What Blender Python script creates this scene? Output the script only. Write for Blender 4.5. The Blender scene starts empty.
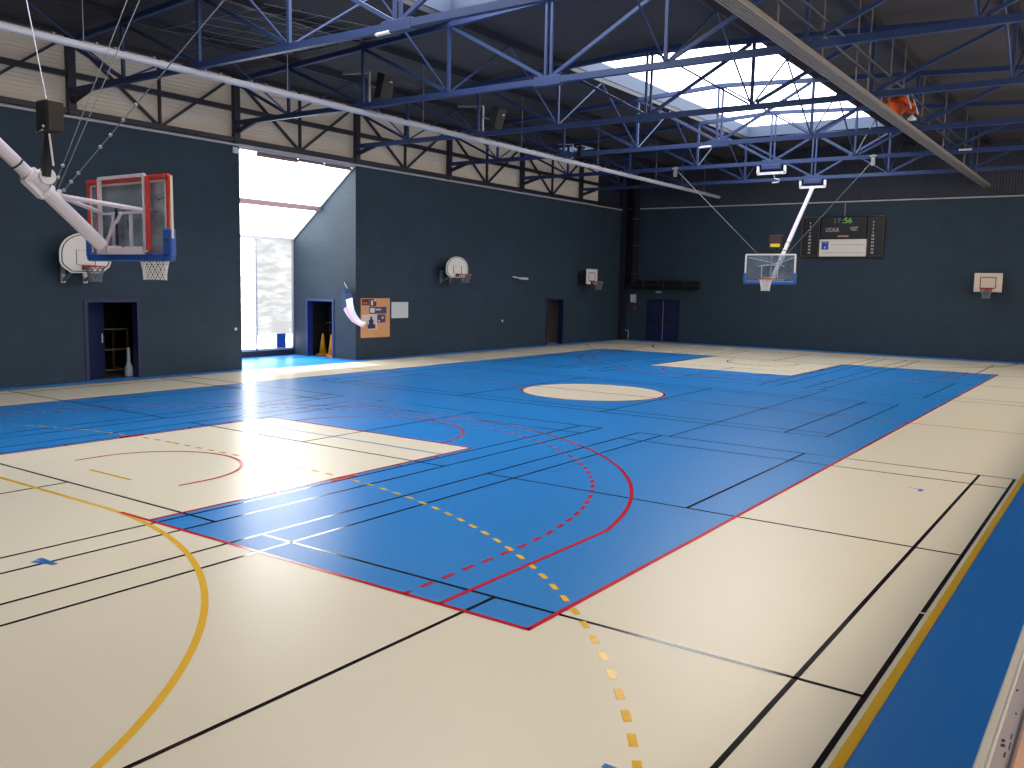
import bpy, math, random
from mathutils import Vector, Matrix
random.seed(4)
PI = math.pi
SC = bpy.context.scene
COL = SC.collection

# ------------------------------------------------------------------ materials
def srgb(r, g, b):
    f = lambda c: (c/255/12.92) if c/255 <= 0.04045 else ((c/255+0.055)/1.055)**2.4
    return (f(r), f(g), f(b), 1)

def mat(name, col, rough=0.5, metal=0.0, spec=0.5, noise=None, bump=None, emit=None, wave=None, rough_var=0.0):
    m = bpy.data.materials.new(name); m.use_nodes = True
    nt = m.node_tree; b = nt.nodes['Principled BSDF']
    b.inputs['Base Color'].default_value = col
    b.inputs['Roughness'].default_value = rough
    b.inputs['Metallic'].default_value = metal
    b.inputs['Specular IOR Level'].default_value = spec
    tc = nt.nodes.new('ShaderNodeTexCoord')
    if noise:
        sc, amt = noise
        n = nt.nodes.new('ShaderNodeTexNoise'); n.inputs['Scale'].default_value = sc; n.inputs['Detail'].default_value = 4
        nt.links.new(tc.outputs['Object'], n.inputs['Vector'])
        mr = nt.nodes.new('ShaderNodeMapRange'); mr.inputs['To Min'].default_value = 1-amt; mr.inputs['To Max'].default_value = 1+amt
        nt.links.new(n.outputs['Fac'], mr.inputs['Value'])
        mx = nt.nodes.new('ShaderNodeVectorMath'); mx.operation = 'SCALE'
        mx.inputs[0].default_value = col[:3]
        nt.links.new(mr.outputs['Result'], mx.inputs['Scale'])
        nt.links.new(mx.outputs['Vector'], b.inputs['Base Color'])
        if rough_var:
            mr2 = nt.nodes.new('ShaderNodeMapRange'); mr2.inputs['To Min'].default_value = rough-rough_var; mr2.inputs['To Max'].default_value = rough+rough_var
            nt.links.new(n.outputs['Fac'], mr2.inputs['Value']); nt.links.new(mr2.outputs['Result'], b.inputs['Roughness'])
    if bump:
        sc, st = bump
        n = nt.nodes.new('ShaderNodeTexNoise'); n.inputs['Scale'].default_value = sc
        nt.links.new(tc.outputs['Object'], n.inputs['Vector'])
        bp = nt.nodes.new('ShaderNodeBump'); bp.inputs['Strength'].default_value = st; bp.inputs['Distance'].default_value = 0.02
        nt.links.new(n.outputs['Fac'], bp.inputs['Height']); nt.links.new(bp.outputs['Normal'], b.inputs['Normal'])
    if wave:
        axis, sc, st = wave
        n = nt.nodes.new('ShaderNodeTexWave'); n.bands_direction = axis; n.inputs['Scale'].default_value = sc
        nt.links.new(tc.outputs['Object'], n.inputs['Vector'])
        bp = nt.nodes.new('ShaderNodeBump'); bp.inputs['Strength'].default_value = st; bp.inputs['Distance'].default_value = 0.03
        nt.links.new(n.outputs['Fac'], bp.inputs['Height']); nt.links.new(bp.outputs['Normal'], b.inputs['Normal'])
    if emit:
        b.inputs['Emission Color'].default_value = emit[0]; b.inputs['Emission Strength'].default_value = emit[1]
    return m

def block_mat(name, c1, c2, plane, rough=0.7, c3=None):
    """painted concrete blockwork; plane 'yz' or 'xz' gives the wall's own plane"""
    m = bpy.data.materials.new(name); m.use_nodes = True
    nt = m.node_tree; b = nt.nodes['Principled BSDF']; b.inputs['Roughness'].default_value = rough
    b.inputs['Specular IOR Level'].default_value = 0.35
    tc = nt.nodes.new('ShaderNodeTexCoord'); sp = nt.nodes.new('ShaderNodeSeparateXYZ'); cb = nt.nodes.new('ShaderNodeCombineXYZ')
    nt.links.new(tc.outputs['Object'], sp.inputs[0])
    nt.links.new(sp.outputs['Y' if plane == 'yz' else 'X'], cb.inputs[0]); nt.links.new(sp.outputs['Z'], cb.inputs[1])
    br = nt.nodes.new('ShaderNodeTexBrick')
    br.inputs['Color1'].default_value = c1; br.inputs['Color2'].default_value = c2
    br.inputs['Mortar'].default_value = c3 or tuple(x*0.88 for x in c1[:3])+(1,)
    br.inputs['Scale'].default_value = 1.0; br.inputs['Brick Width'].default_value = 0.5; br.inputs['Row Height'].default_value = 0.2
    br.inputs['Mortar Size'].default_value = 0.012
    nt.links.new(cb.outputs[0], br.inputs['Vector'])
    n = nt.nodes.new('ShaderNodeTexNoise'); n.inputs['Scale'].default_value = 1.2; n.inputs['Detail'].default_value = 6
    nt.links.new(tc.outputs['Object'], n.inputs['Vector'])
    mr = nt.nodes.new('ShaderNodeMapRange'); mr.inputs['To Min'].default_value = 0.75; mr.inputs['To Max'].default_value = 1.25
    nt.links.new(n.outputs['Fac'], mr.inputs['Value'])
    vm = nt.nodes.new('ShaderNodeVectorMath'); vm.operation = 'SCALE'
    nt.links.new(br.outputs['Color'], vm.inputs[0]); nt.links.new(mr.outputs['Result'], vm.inputs['Scale'])
    nt.links.new(vm.outputs['Vector'], b.inputs['Base Color'])
    bp = nt.nodes.new('ShaderNodeBump'); bp.inputs['Strength'].default_value = 0.3; bp.inputs['Distance'].default_value = 0.01; bp.invert = True
    nt.links.new(br.outputs['Fac'], bp.inputs['Height']); nt.links.new(bp.outputs['Normal'], b.inputs['Normal'])
    return m

FR = 0.3
M = {}
M['beige'] = mat('floor_beige', srgb(230, 220, 198), FR, spec=0.3, noise=(0.5, 0.03), rough_var=0.02)
M['blue'] = mat('floor_blue', srgb(38, 130, 208), FR, spec=0.28, noise=(0.5, 0.04), rough_var=0.02)
M['border_blue'] = mat('floor_border_blue', srgb(34, 134, 222), 0.4, spec=0.35, noise=(0.8, 0.04))
M['ln_black'] = mat('line_black', srgb(30, 22, 22), 0.1, spec=0.45)
M['ln_red'] = mat('line_red', srgb(196, 28, 44), 0.16, spec=0.4)
M['ln_yellow'] = mat('line_yellow', srgb(240, 188, 54), 0.14, spec=0.45)
M['ln_blue'] = mat('line_blue', srgb(34, 108, 186), 0.28, spec=0.3)
M['ln_navy'] = mat('line_navy', srgb(26, 62, 116), 0.2, spec=0.4)
M['tape_blue'] = mat('tape_blue', srgb(30, 110, 190), 0.5)
WB1, WB2 = srgb(41, 57, 72), srgb(39, 55, 69)
M['wall_l'] = block_mat('blockwork_blue_left', WB1, WB2, 'yz')
M['wall_b'] = block_mat('blockwork_blue_back', WB1, WB2, 'xz')
M['wall_alc'] = block_mat('blockwork_alcove', srgb(66, 80, 92), srgb(62, 76, 88), 'xz')
M['clad_dark'] = mat('dark_cladding', srgb(36, 42, 58), 0.6, wave=('X', 3.0, 0.6))
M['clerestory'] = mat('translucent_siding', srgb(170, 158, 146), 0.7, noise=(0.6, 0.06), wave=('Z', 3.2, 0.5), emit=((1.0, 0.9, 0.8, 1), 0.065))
M['ceiling'] = mat('roof_deck', srgb(62, 57, 59), 0.85, noise=(0.7, 0.1), wave=('Y', 2.2, 0.2))
M['truss'] = mat('truss_blue', srgb(44, 61, 102), 0.5, spec=0.35, noise=(3, 0.08))
M['frame_dark'] = mat('frame_navy', srgb(30, 32, 48), 0.5)
M['rail_white'] = mat('rail_white', srgb(172, 172, 182), 0.4, noise=(4, 0.05))
M['rail_grey'] = mat('rail_grey', srgb(114, 108, 106), 0.55, noise=(3, 0.12))
M['white'] = mat('white_paint', srgb(214, 210, 220), 0.4, noise=(5, 0.04))
M['mast'] = mat('mast_paint', srgb(205, 198, 212), 0.35, noise=(4, 0.05))
M['board_white'] = mat('board_white', srgb(222, 216, 208), 0.5, noise=(4, 0.03))
M['board_cream'] = mat('board_cream', srgb(214, 196, 180), 0.5, noise=(4, 0.03))
M['black'] = mat('black_plastic', srgb(15, 15, 18), 0.6)
M['red'] = mat('red_paint', srgb(204, 58, 52), 0.45)
M['rim'] = mat('rim_orange_red', srgb(200, 62, 52), 0.4)
M['net'] = mat('net_cord', srgb(216, 212, 206), 0.8)
M['net_grey'] = mat('net_cord_grey', srgb(120, 128, 136), 0.8)
M['pad'] = mat('blue_padding', srgb(32, 84, 168), 0.5)
M['steel'] = mat('galvanised_steel', srgb(160, 162, 164), 0.4, metal=0.6)
M['cable'] = mat('cable_grey', srgb(118, 124, 130), 0.4, metal=0.3)
M['door_blue'] = mat('door_blue', srgb(16, 24, 66), 0.5)
M['doorframe'] = mat('doorframe_blue', srgb(22, 32, 78), 0.5)
M['doorframe_lit'] = mat('doorframe_lit_blue', srgb(26, 48, 112), 0.5)  # brighter copy of the frame blue; alcove light put into its colour
M['dim_brown'] = mat('dim_brown', srgb(84, 66, 56), 0.8)
M['clip'] = mat('clip_grey', srgb(96, 98, 106), 0.5)
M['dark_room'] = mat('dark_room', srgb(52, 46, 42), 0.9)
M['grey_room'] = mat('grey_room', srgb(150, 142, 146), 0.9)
M['cork'] = mat('cork', srgb(206, 150, 104), 0.85, noise=(9, 0.12))
M['paper'] = mat('paper_white', srgb(196, 202, 206), 0.8)
M['duct'] = mat('duct_black', srgb(24, 25, 31), 0.85, spec=0.2)
M['orange'] = mat('orange_sheet', srgb(214, 92, 34), 0.6, bump=(8, 0.4))
M['amber'] = mat('amber_plastic', srgb(222, 160, 40), 0.5)
M['cone_or'] = mat('cone_orange', srgb(224, 120, 40), 0.5)
M['yellow'] = mat('label_yellow', srgb(214, 200, 50), 0.5)
M['beam_brown'] = mat('beam_mauve', srgb(128, 104, 108), 0.6)
M['curb'] = mat('skylight_curb', srgb(68, 82, 106), 0.7)
M['parapet'] = mat('parapet_grey', srgb(184, 180, 172), 0.35, spec=0.5, noise=(6, 0.05))
M['parapet2'] = mat('parapet_mauve', srgb(158, 150, 154), 0.3, noise=(6, 0.06))
M['tan_tone'] = mat('tan_plain', srgb(196, 150, 128), 0.5, noise=(5, 0.08))
M['scuff'] = mat('scuff_black', srgb(40, 34, 34), 0.8)
M['flag_navy'] = mat('flag_navy', srgb(30, 52, 86), 0.8)
M['flag_white'] = mat('flag_white', srgb(214, 214, 232), 0.8)
M['flag_pink'] = mat('flag_pink', srgb(224, 180, 196), 0.8)
M['print_dark'] = mat('print_maroon', srgb(74, 38, 48), 0.7)
M['print_red'] = mat('print_red', srgb(190, 70, 60), 0.7)
M['print_violet'] = mat('print_violet', srgb(70, 62, 104), 0.7, noise=(14, 0.9))
M['print_pale'] = mat('print_pale', srgb(205, 186, 184), 0.7)
M['print_navy'] = mat('print_navy', srgb(28, 48, 84), 0.7)
M['sc_panel'] = mat('scoreboard_black', srgb(24, 24, 30), 0.4)
M['sc_trim'] = mat('scoreboard_gold_trim', srgb(104, 84, 46), 0.5)
M['sc_text'] = mat('scoreboard_lettering', srgb(190, 192, 190), 0.6)
M['led'] = mat('led_green', srgb(120, 170, 80), 0.6, emit=(srgb(140, 190, 90), 0.25))
M['led_dim'] = mat('led_dim', srgb(120, 130, 110), 0.6)
M['sign_blue'] = mat('sign_blue', srgb(30, 74, 160), 0.5)
M['sign_grey'] = mat('sign_grey', srgb(150, 156, 166), 0.6)
M['red_box'] = mat('alarm_red', srgb(150, 40, 50), 0.5)

def glass_mat(lo=0.14, hi=0.36):
    m = bpy.data.materials.new('clear_acrylic'); m.use_nodes = True
    nt = m.node_tree; nt.nodes.clear()
    o = nt.nodes.new('ShaderNodeOutputMaterial'); mx = nt.nodes.new('ShaderNodeMixShader'); t = nt.nodes.new('ShaderNodeBsdfTransparent')
    t.inputs[0].default_value = (0.82, 0.85, 0.86, 1)
    mx2 = nt.nodes.new('ShaderNodeMixShader'); d = nt.nodes.new('ShaderNodeBsdfDiffuse'); d.inputs[0].default_value = (0.5, 0.6, 0.7, 1)
    n = nt.nodes.new('ShaderNodeTexNoise'); n.inputs['Scale'].default_value = 3.0
    mr = nt.nodes.new('ShaderNodeMapRange'); mr.inputs['To Min'].default_value = lo; mr.inputs['To Max'].default_value = hi
    mr.inputs['From Min'].default_value = 0.35; mr.inputs['From Max'].default_value = 0.75
    nt.links.new(n.outputs['Fac'], mr.inputs['Value']); nt.links.new(mr.outputs['Result'], mx2.inputs[0])
    nt.links.new(t.outputs[0], mx2.inputs[1]); nt.links.new(d.outputs[0], mx2.inputs[2])
    g = nt.nodes.new('ShaderNodeBsdfGlossy'); g.inputs['Roughness'].default_value = 0.08
    f = nt.nodes.new('ShaderNodeFresnel'); f.inputs['IOR'].default_value = 1.45
    nt.links.new(f.outputs[0], mx.inputs[0]); nt.links.new(mx2.outputs[0], mx.inputs[1]); nt.links.new(g.outputs[0], mx.inputs[2])
    nt.links.new(mx.outputs[0], o.inputs[0])
    return m
M['glass'] = glass_mat(0.08, 0.26); M['glass_near'] = glass_mat(0.3, 0.6)

def pane_mat(name, col, strength, passes=0.0, streak=None):
    """daylit translucent polycarbonate: glows with the daylight behind it, lets a share of the sun through"""
    m = bpy.data.materials.new(name); m.use_nodes = True
    nt = m.node_tree; nt.nodes.clear()
    o = nt.nodes.new('ShaderNodeOutputMaterial'); e = nt.nodes.new('ShaderNodeEmission')
    e.inputs[0].default_value = col; e.inputs[1].default_value = strength
    if streak:
        tc = nt.nodes.new('ShaderNodeTexCoord'); mp = nt.nodes.new('ShaderNodeMapping'); mp.inputs['Scale'].default_value = (1, 0.6, 2.2)
        n = nt.nodes.new('ShaderNodeTexNoise'); n.inputs['Scale'].default_value = 2.2; n.inputs['Detail'].default_value = 3; n.inputs['Distortion'].default_value = 0.4
        mr = nt.nodes.new('ShaderNodeMapRange'); mr.inputs['From Min'].default_value = 0.4; mr.inputs['From Max'].default_value = 0.68
        mr.inputs['To Min'].default_value = streak[0]; mr.inputs['To Max'].default_value = streak[1]
        nt.links.new(tc.outputs['Object'], mp.inputs[0]); nt.links.new(mp.outputs[0], n.inputs['Vector'])
        nt.links.new(n.outputs['Fac'], mr.inputs['Value']); nt.links.new(mr.outputs['Result'], e.inputs[1])
    if passes:
        mx = nt.nodes.new('ShaderNodeMixShader'); t = nt.nodes.new('ShaderNodeBsdfTransparent'); mx.inputs[0].default_value = passes
        nt.links.new(e.outputs[0], mx.inputs[1]); nt.links.new(t.outputs[0], mx.inputs[2]); nt.links.new(mx.outputs[0], o.inputs[0])
    else:
        nt.links.new(e.outputs[0], o.inputs[0])
    return m
LSKY = 4.1
M['pane_sky'] = pane_mat('daylit_polycarbonate_roof', (0.97, 0.98, 1.0, 1), LSKY)
M['pane_slope'] = pane_mat('daylit_polycarbonate_slope', (1.0, 0.985, 0.95, 1), 7.2, passes=0.35)
M['pane_wall'] = pane_mat('daylit_polycarbonate_wall', (0.97, 0.985, 1.0, 1), 1.0, streak=(0.58, 0.86))
M['pane_clear'] = pane_mat('daylit_pane_bright', (1.0, 1.0, 0.98, 1), 2.6, streak=(2.4, 6.0))
M['pane_added'] = pane_mat('added_glow_side', (1.0, 0.89, 0.74, 1), 5.2)  # glow of the added band behind the stand
M['pane_hatch'] = pane_mat('daylit_hatch', (0.35, 0.55, 1.0, 1), 0.3)

# ------------------------------------------------------------------ mesh builder
class MB:
    def __init__(s): s.v = []; s.f = []; s.m = []
    def add(s, verts, faces, mi=0):
        o = len(s.v); s.v += [tuple(v) for v in verts]
        for f in faces: s.f.append([i+o for i in f]); s.m.append(mi)
        return s
    def box(s, x0, x1, y0, y1, z0, z1, mi=0):
        x0, x1 = sorted((x0, x1)); y0, y1 = sorted((y0, y1)); z0, z1 = sorted((z0, z1))
        v = [(x0,y0,z0),(x1,y0,z0),(x1,y1,z0),(x0,y1,z0),(x0,y0,z1),(x1,y0,z1),(x1,y1,z1),(x0,y1,z1)]
        return s.add(v, [(0,3,2,1),(4,5,6,7),(0,1,5,4),(1,2,6,5),(2,3,7,6),(3,0,4,7)], mi)
    def rbox(s, x0, x1, y0, y1, z0, z1, r=0.02, mi=0):
        """box with chamfered edges along every side"""
        x0, x1 = sorted((x0, x1)); y0, y1 = sorted((y0, y1)); z0, z1 = sorted((z0, z1))
        r = min(r, (x1-x0)/2.2, (y1-y0)/2.2, (z1-z0)/2.2)
        rings = []
        for z, k in ((z0, r), (z0+r, 0), (z1-r, 0), (z1, r)):
            a, b, c, d = x0+k, x1-k, y0+k, y1-k; q = r
            rings.append([(a+q,c,z),(b-q,c,z),(b,c+q,z),(b,d-q,z),(b-q,d,z),(a+q,d,z),(a,d-q,z),(a,c+q,z)])
        return s.loft(rings, True, True, mi)
    def loft(s, rings, cap0=True, cap1=True, mi=0):
        n = len(rings[0]); v = [p for r in rings for p in r]; f = []
        for i in range(len(rings)-1):
            for j in range(n):
                a = i*n+j; b = i*n+(j+1) % n
                f.append((a, b, b+n, a+n))
        if cap0: f.append(tuple(reversed(range(n))))
        if cap1: f.append(tuple(range((len(rings)-1)*n, len(rings)*n)))
        return s.add(v, f, mi)
    def beam(s, p, q, w, h, up=(0,0,1), mi=0, r=0.0):
        p = Vector(p); q = Vector(q); d = (q-p).normalized(); up = Vector(up)
        a = d.cross(up)
        if a.length < 1e-4: a = d.cross(Vector((0,1,0)))
        a.normalize(); b = a.cross(d).normalized()
        sec = [(-w/2,-h/2),(w/2,-h/2),(w/2,h/2),(-w/2,h/2)]
        return s.loft([[p+a*x+b*y for x, y in sec], [q+a*x+b*y for x, y in sec]], True, True, mi)
    def tube(s, pts, r, n=8, mi=0, closed=False):
        pts = [Vector(p) for p in pts]; rings = []; prev = None
        N = len(pts)
        for i, p in enumerate(pts):
            if closed: d = (pts[(i+1) % N]-pts[i-1]).normalized()
            else: d = (pts[min(i+1, N-1)]-pts[max(i-1, 0)]).normalized()
            if prev is None:
                a = d.cross(Vector((0,0,1)))
                if a.length < 1e-3: a = d.cross(Vector((0,1,0)))
            else:
                a = prev-d*prev.dot(d)
            a.normalize(); prev = a; b = d.cross(a)
            rr = r[i] if isinstance(r, (list, tuple)) else r
            rings.append([p+a*math.cos(2*PI*k/n)*rr+b*math.sin(2*PI*k/n)*rr for k in range(n)])
        if closed: rings.append(rings[0])
        return s.loft(rings, not closed, not closed, mi)
    def prism(s, poly, vec, mi=0):
        v = Vector(vec); a = [Vector(p) for p in poly]
        return s.loft([a, [p+v for p in a]], True, True, mi)
    def quad(s, a, b, c, d, mi=0): return s.add([a,b,c,d], [(0,1,2,3)], mi)
    def ball(s, c, r, n=10, mi=0, sz=1.0):
        c = Vector(c); rings = []
        for i in range(1, n):
            t = PI*i/n
            rings.append([c+Vector((math.sin(t)*math.cos(2*PI*k/n)*r, math.sin(t)*math.sin(2*PI*k/n)*r, -math.cos(t)*r*sz)) for k in range(n)])
        return s.loft(rings, True, True, mi)
    def lathe(s, c, prof, n=20, mi=0):
        c = Vector(c)
        return s.loft([[c+Vector((r*math.cos(2*PI*k/n), r*math.sin(2*PI*k/n), z)) for k in range(n)] for r, z in prof], True, True, mi)

def world_loc(o):
    v = Vector((0,0,0))
    while o: v += o.location; o = o.parent
    return v

def obj(name, mb, mats, parent=None, label=None, smooth=False):
    me = bpy.data.meshes.new(name)
    off = world_loc(parent) if parent else Vector((0,0,0))
    me.from_pydata([tuple(Vector(v)-off) for v in mb.v], [], mb.f)
    if not isinstance(mats, (list, tuple)): mats = [mats]
    for m in mats: me.materials.append(M[m] if isinstance(m, str) else m)
    me.polygons.foreach_set('material_index', mb.m)
    if smooth: me.polygons.foreach_set('use_smooth', [True]*len(me.polygons))
    me.update()
    o = bpy.data.objects.new(name, me); COL.objects.link(o); o.parent = parent
    if label: o['label'] = label
    return o
def tag(o, label, cat, group=None, kind=None):
    o['label'] = label; o['category'] = cat
    if group: o['group'] = group
    if kind: o['kind'] = kind
    return o
def thing(name, label, cat, loc=(0,0,0), group=None, kind=None):
    o = bpy.data.objects.new(name, None); COL.objects.link(o); o.location = loc; o.empty_display_size = 0.2
    return tag(o, label, cat, group, kind)
def struct(name, mb, mats, parent=None, label=None):
    o = obj(name, mb, mats, parent)
    if parent is None: o['kind'] = 'structure'
    if label: o['label'] = label
    return o
def copy_tree(o, parent=None):
    c = o.copy(); COL.objects.link(c); c.parent = parent
    for ch in [x for x in KIDS.get(o.name, [])]: copy_tree(ch, c)
    return c
KIDS = {}
def index_kids():
    KIDS.clear()
    for o in bpy.data.objects:
        if o.parent: KIDS.setdefault(o.parent.name, []).append(o)

def text_mesh(txt, size, origin, right, up, depth=0.004, align='CENTER', sx=1.0):
    cu = bpy.data.curves.new('t', 'FONT'); cu.body = txt; cu.size = size; cu.align_x = align; cu.align_y = 'CENTER'; cu.extrude = depth
    to = bpy.data.objects.new('t', cu); COL.objects.link(to)
    dg = bpy.context.evaluated_depsgraph_get(); me = bpy.data.meshes.new_from_object(to.evaluated_get(dg))
    r = Vector(right).normalized(); u = Vector(up).normalized(); n = r.cross(u); O = Vector(origin)
    mb = MB()
    mb.add([O+r*v.co.x*sx+u*v.co.y+n*v.co.z for v in me.vertices], [tuple(p.vertices) for p in me.polygons])
    bpy.data.objects.remove(to); bpy.data.curves.remove(cu); bpy.data.meshes.remove(me)
    return mb

# ------------------------------------------------------------------ floor with its court markings
# court frame: basketball court x -15..0, y 0..28
XL, XR, Y0, Y1 = -18.0, 7.0, -8.0, 35.0
FM = ['beige', 'blue', 'border_blue', 'ln_black', 'ln_red', 'ln_yellow', 'ln_blue', 'tape_blue', 'ln_navy']
fl = MB()
def flat(pts, z, mi): fl.add([(x, y, z) for x, y in pts], [tuple(range(len(pts)))], mi)
def rect(x0, x1, y0, y1, z, mi): flat([(x0,y0),(x1,y0),(x1,y1),(x0,y1)], z, mi)
def line(x0, y0, x1, y1, w, z, mi):
    d = Vector((x1-x0, y1-y0)).normalized(); n = Vector((-d.y, d.x))*w/2
    flat([(x0-n.x,y0-n.y),(x1-n.x,y1-n.y),(x1+n.x,y1+n.y),(x0+n.x,y0+n.y)], z, mi)
def arc(cx, cy, r, a0, a1, w, z, mi, n=64, dash=None):
    """ring segment; dash = (on, period) in metres"""
    L = abs(math.radians(a1-a0))*r
    segs = []
    if dash:
        k = 0.0
        while k < L: segs.append((k/L, min(1, (k+dash[0])/L))); k += dash[1]
    else: segs = [(0, 1)]
    for s0, s1 in segs:
        m = max(1, int(n*(s1-s0)))
        for i in range(m):
            t0 = math.radians(a0+(a1-a0)*(s0+(s1-s0)*i/m)); t1 = math.radians(a0+(a1-a0)*(s0+(s1-s0)*(i+1)/m))
            P = [(cx+(r+q)*math.cos(t), cy+(r+q)*math.sin(t)) for t, q in ((t0,-w/2),(t1,-w/2),(t1,w/2),(t0,w/2))]
            flat(P if a1 < a0 else P[::-1], z, mi)
def dashed(x0, y0, x1, y1, w, z, mi, on=0.15, per=0.3):
    d = Vector((x1-x0, y1-y0)); L = d.length; d.normalize(); k = 0
    while k < L:
        a = k; b = min(L, k+on); line(x0+d.x*a, y0+d.y*a, x0+d.x*b, y0+d.y*b, w, z, mi); k += per

rect(-24, XR, Y0, Y1+0.5, 0, 2)
rect(-17.5, 2.5, -6, 34, 0.0006, 0)
Z1, Z2, Z3, Z4, Z5 = 0.0012, 0.0018, 0.0024, 0.003, 0.0036
def fy(y): return 28-y
# blue basketball court with beige keys and centre circle
kx0, kx1 = -9.95, -5.05
rect(-15, 0, 5.8, 22.2, Z1, 1)
for s in (0, 1):
    a, b = (0, 5.8) if s == 0 else (22.2, 28)
    rect(-15, kx0, a, b, Z1, 1); rect(kx1, 0, a, b, Z1, 1)
flat([(-7.5+1.8*math.cos(t*PI/36), 14+1.8*math.sin(t*PI/36)) for t in range(72)], Z2, 0)
# red basketball lines
W5 = 0.05
line(0, 0, 0, 28, W5, Z5, 4); line(-15, 0, -15, 28, W5, Z5, 4)
for F in (lambda y: y, fy):
    line(0.025, F(0), kx1-0.55, F(0), W5, Z5, 4); line(kx0+0.55, F(0), -15.025, F(0), W5, Z5, 4)
    line(kx1, F(0), kx1, F(5.8), W5, Z5, 4); line(kx0, F(0), kx0, F(5.8), W5, Z5, 4); line(kx1, F(5.8), kx0, F(5.8), W5, Z5, 4)
    for x, q in ((kx1, 0.06), (kx0, -0.06)):
        line(x+q, F(2.65), x+q, F(3.1), 0.12, Z5, 4)
        for yy in (1.75, 4.0, 4.85): line(x, F(yy), x+q*1.7, F(yy), W5, Z5, 4)
    sg = 1 if F(1) == 1 else -1
    base = 0 if sg == 1 else -180
    # three point lines
    r, xs = 6.725, 6.6
    yy = 1.575+math.sqrt(r*r-xs*xs); al = math.degrees(math.acos(xs/r))
    arc(-7.5, F(1.575), r, sg*al, sg*(180-al), W5, Z5, 4, 96)
    for xx in (-7.5+xs, -7.5-xs): line(xx, F(0), xx, F(yy), W5, Z5, 4)
    r = 6.21; al = math.degrees(math.asin((2.02-1.575)/r))
    arc(-7.5, F(1.575), r, sg*al, sg*(180-al), W5, Z5, 4, 400, (0.17, 0.3))
    for xx in (-7.5+r, -7.5-r):
        for k in range(7): line(xx, F(max(0, 0.3*k-0.085)), xx, F(0.3*k+0.085), W5, Z5, 4)
    arc(-7.5, F(5.8), 1.8, 0, sg*180, W5, Z5, 4)
    arc(-7.5, F(1.575), 1.25, 0, sg*180, W5, Z5, 4)
    line(-6.25, F(1.2), -6.25, F(1.575), W5, Z5, 4); line(-8.75, F(1.2), -8.75, F(1.575), W5, Z5, 4)
arc(-7.5, 14, 1.8, 0, 360, W5, Z5, 4, 72)
line(-15, 14, 0, 14, W5, Z5, 4); line(0, 14, 2.5, 14, 0.05, Z3, 5); line(-17.5, 14, -15, 14, 0.05, Z3, 5)
# yellow handball lines
line(2.5, -6, 2.5, 34, W5+0.02, Z4, 5); line(-17.5, -6, -17.5, 34, W5, Z4, 5)
for F, sg in ((lambda y: y, 1), (fy, -1)):
    line(2.5, F(-6), -17.5, F(-6), W5, Z4, 5)
    arc(-6, F(-6), 6, 0, sg*90, 0.06, Z4, 5, 80); arc(-9, F(-6), 6, sg*90, sg*180, 0.06, Z4, 5, 80); line(-6, F(0), -9, F(0), 0.06, Z4, 5)
    arc(-6, F(-6), 8.95, 0.6*sg, sg*90, 0.055, Z4, 5, 300, (0.15, 0.3)); arc(-9, F(-6), 8.95, sg*90, sg*180, 0.055, Z4, 5, 300, (0.15, 0.3))
    dashed(-6.1, F(2.95), -9, F(2.95), 0.055, Z4, 5)
    line(-7, F(1), -8, F(1), W5, Z4, 5)
# black badminton courts
B = 0.04
def bad(xa, xb, ya, yb, yn):
    for x in (xa, xb): line(x, ya, x, yb, B, Z3, 3)
    for x in (xa-0.46, xb+0.46): line(x, ya, x, yb, B, Z3, 3)
    for y in (ya, yb, ya+0.76, yb-0.76, yn-1.98, yn+1.98): line(xa, y, xb, y, B, Z3, 3)
    xm = (xa+xb)/2
    line(xm, ya, xm, yn-1.98, B, Z3, 3); line(xm, yn+1.98, xm, yb, B, Z3, 3)
for xa in (2.41, -4.45, -11.31):
    xb = xa-6.08
    bad(xa, xb, -4.3, 9.06, 2.40); bad(xa, xb, 18.94, 32.3, 25.6)
# cross court in the middle (lengthwise over x)
for y in (10.97, 11.41, 16.59, 17.03): line(-0.83, y, -14.17, y, B, Z3, 3)
for x in (-0.83, -1.59, -5.54, -9.46, -13.41, -14.17): line(x, 10.97, x, 17.03, B, Z3, 3)
line(-0.83, 14, -5.54, 14, 0.02, Z2, 3)
# volleyball in grey blue
for x in (-12, -3): line(x, 5.05, x, 22.95, W5, Z2+0.0003, 6)
line(-3.06, 9.08, -3.06, 18.92, 0.03, Z2+0.0006, 8)
for y in (5.07, 22.93, 11, 17): line(-12, y, -3, y, W5, Z2+0.0003, 6)
# tape crosses
def tape(pts, w=0.05):
    for i in range(len(pts)-1): line(*pts[i], *pts[i+1], w, Z5+0.0004, 7)
tape([(-4.62, -1.42), (-4.33, -1.42)], 0.06); tape([(-4.58, -1.50), (-4.42, -1.44)], 0.06)
tape([(1.28, 7.43), (1.46, 7.43)], 0.02); tape([(1.46, 7.28), (1.46, 7.43)], 0.06)
rect(2.385, 2.435, 2.315, 2.355, Z5, 0)
tape([(1.44, -1.38), (1.54, -1.38)], 0.05)
struct('floor', fl, FM)

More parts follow.
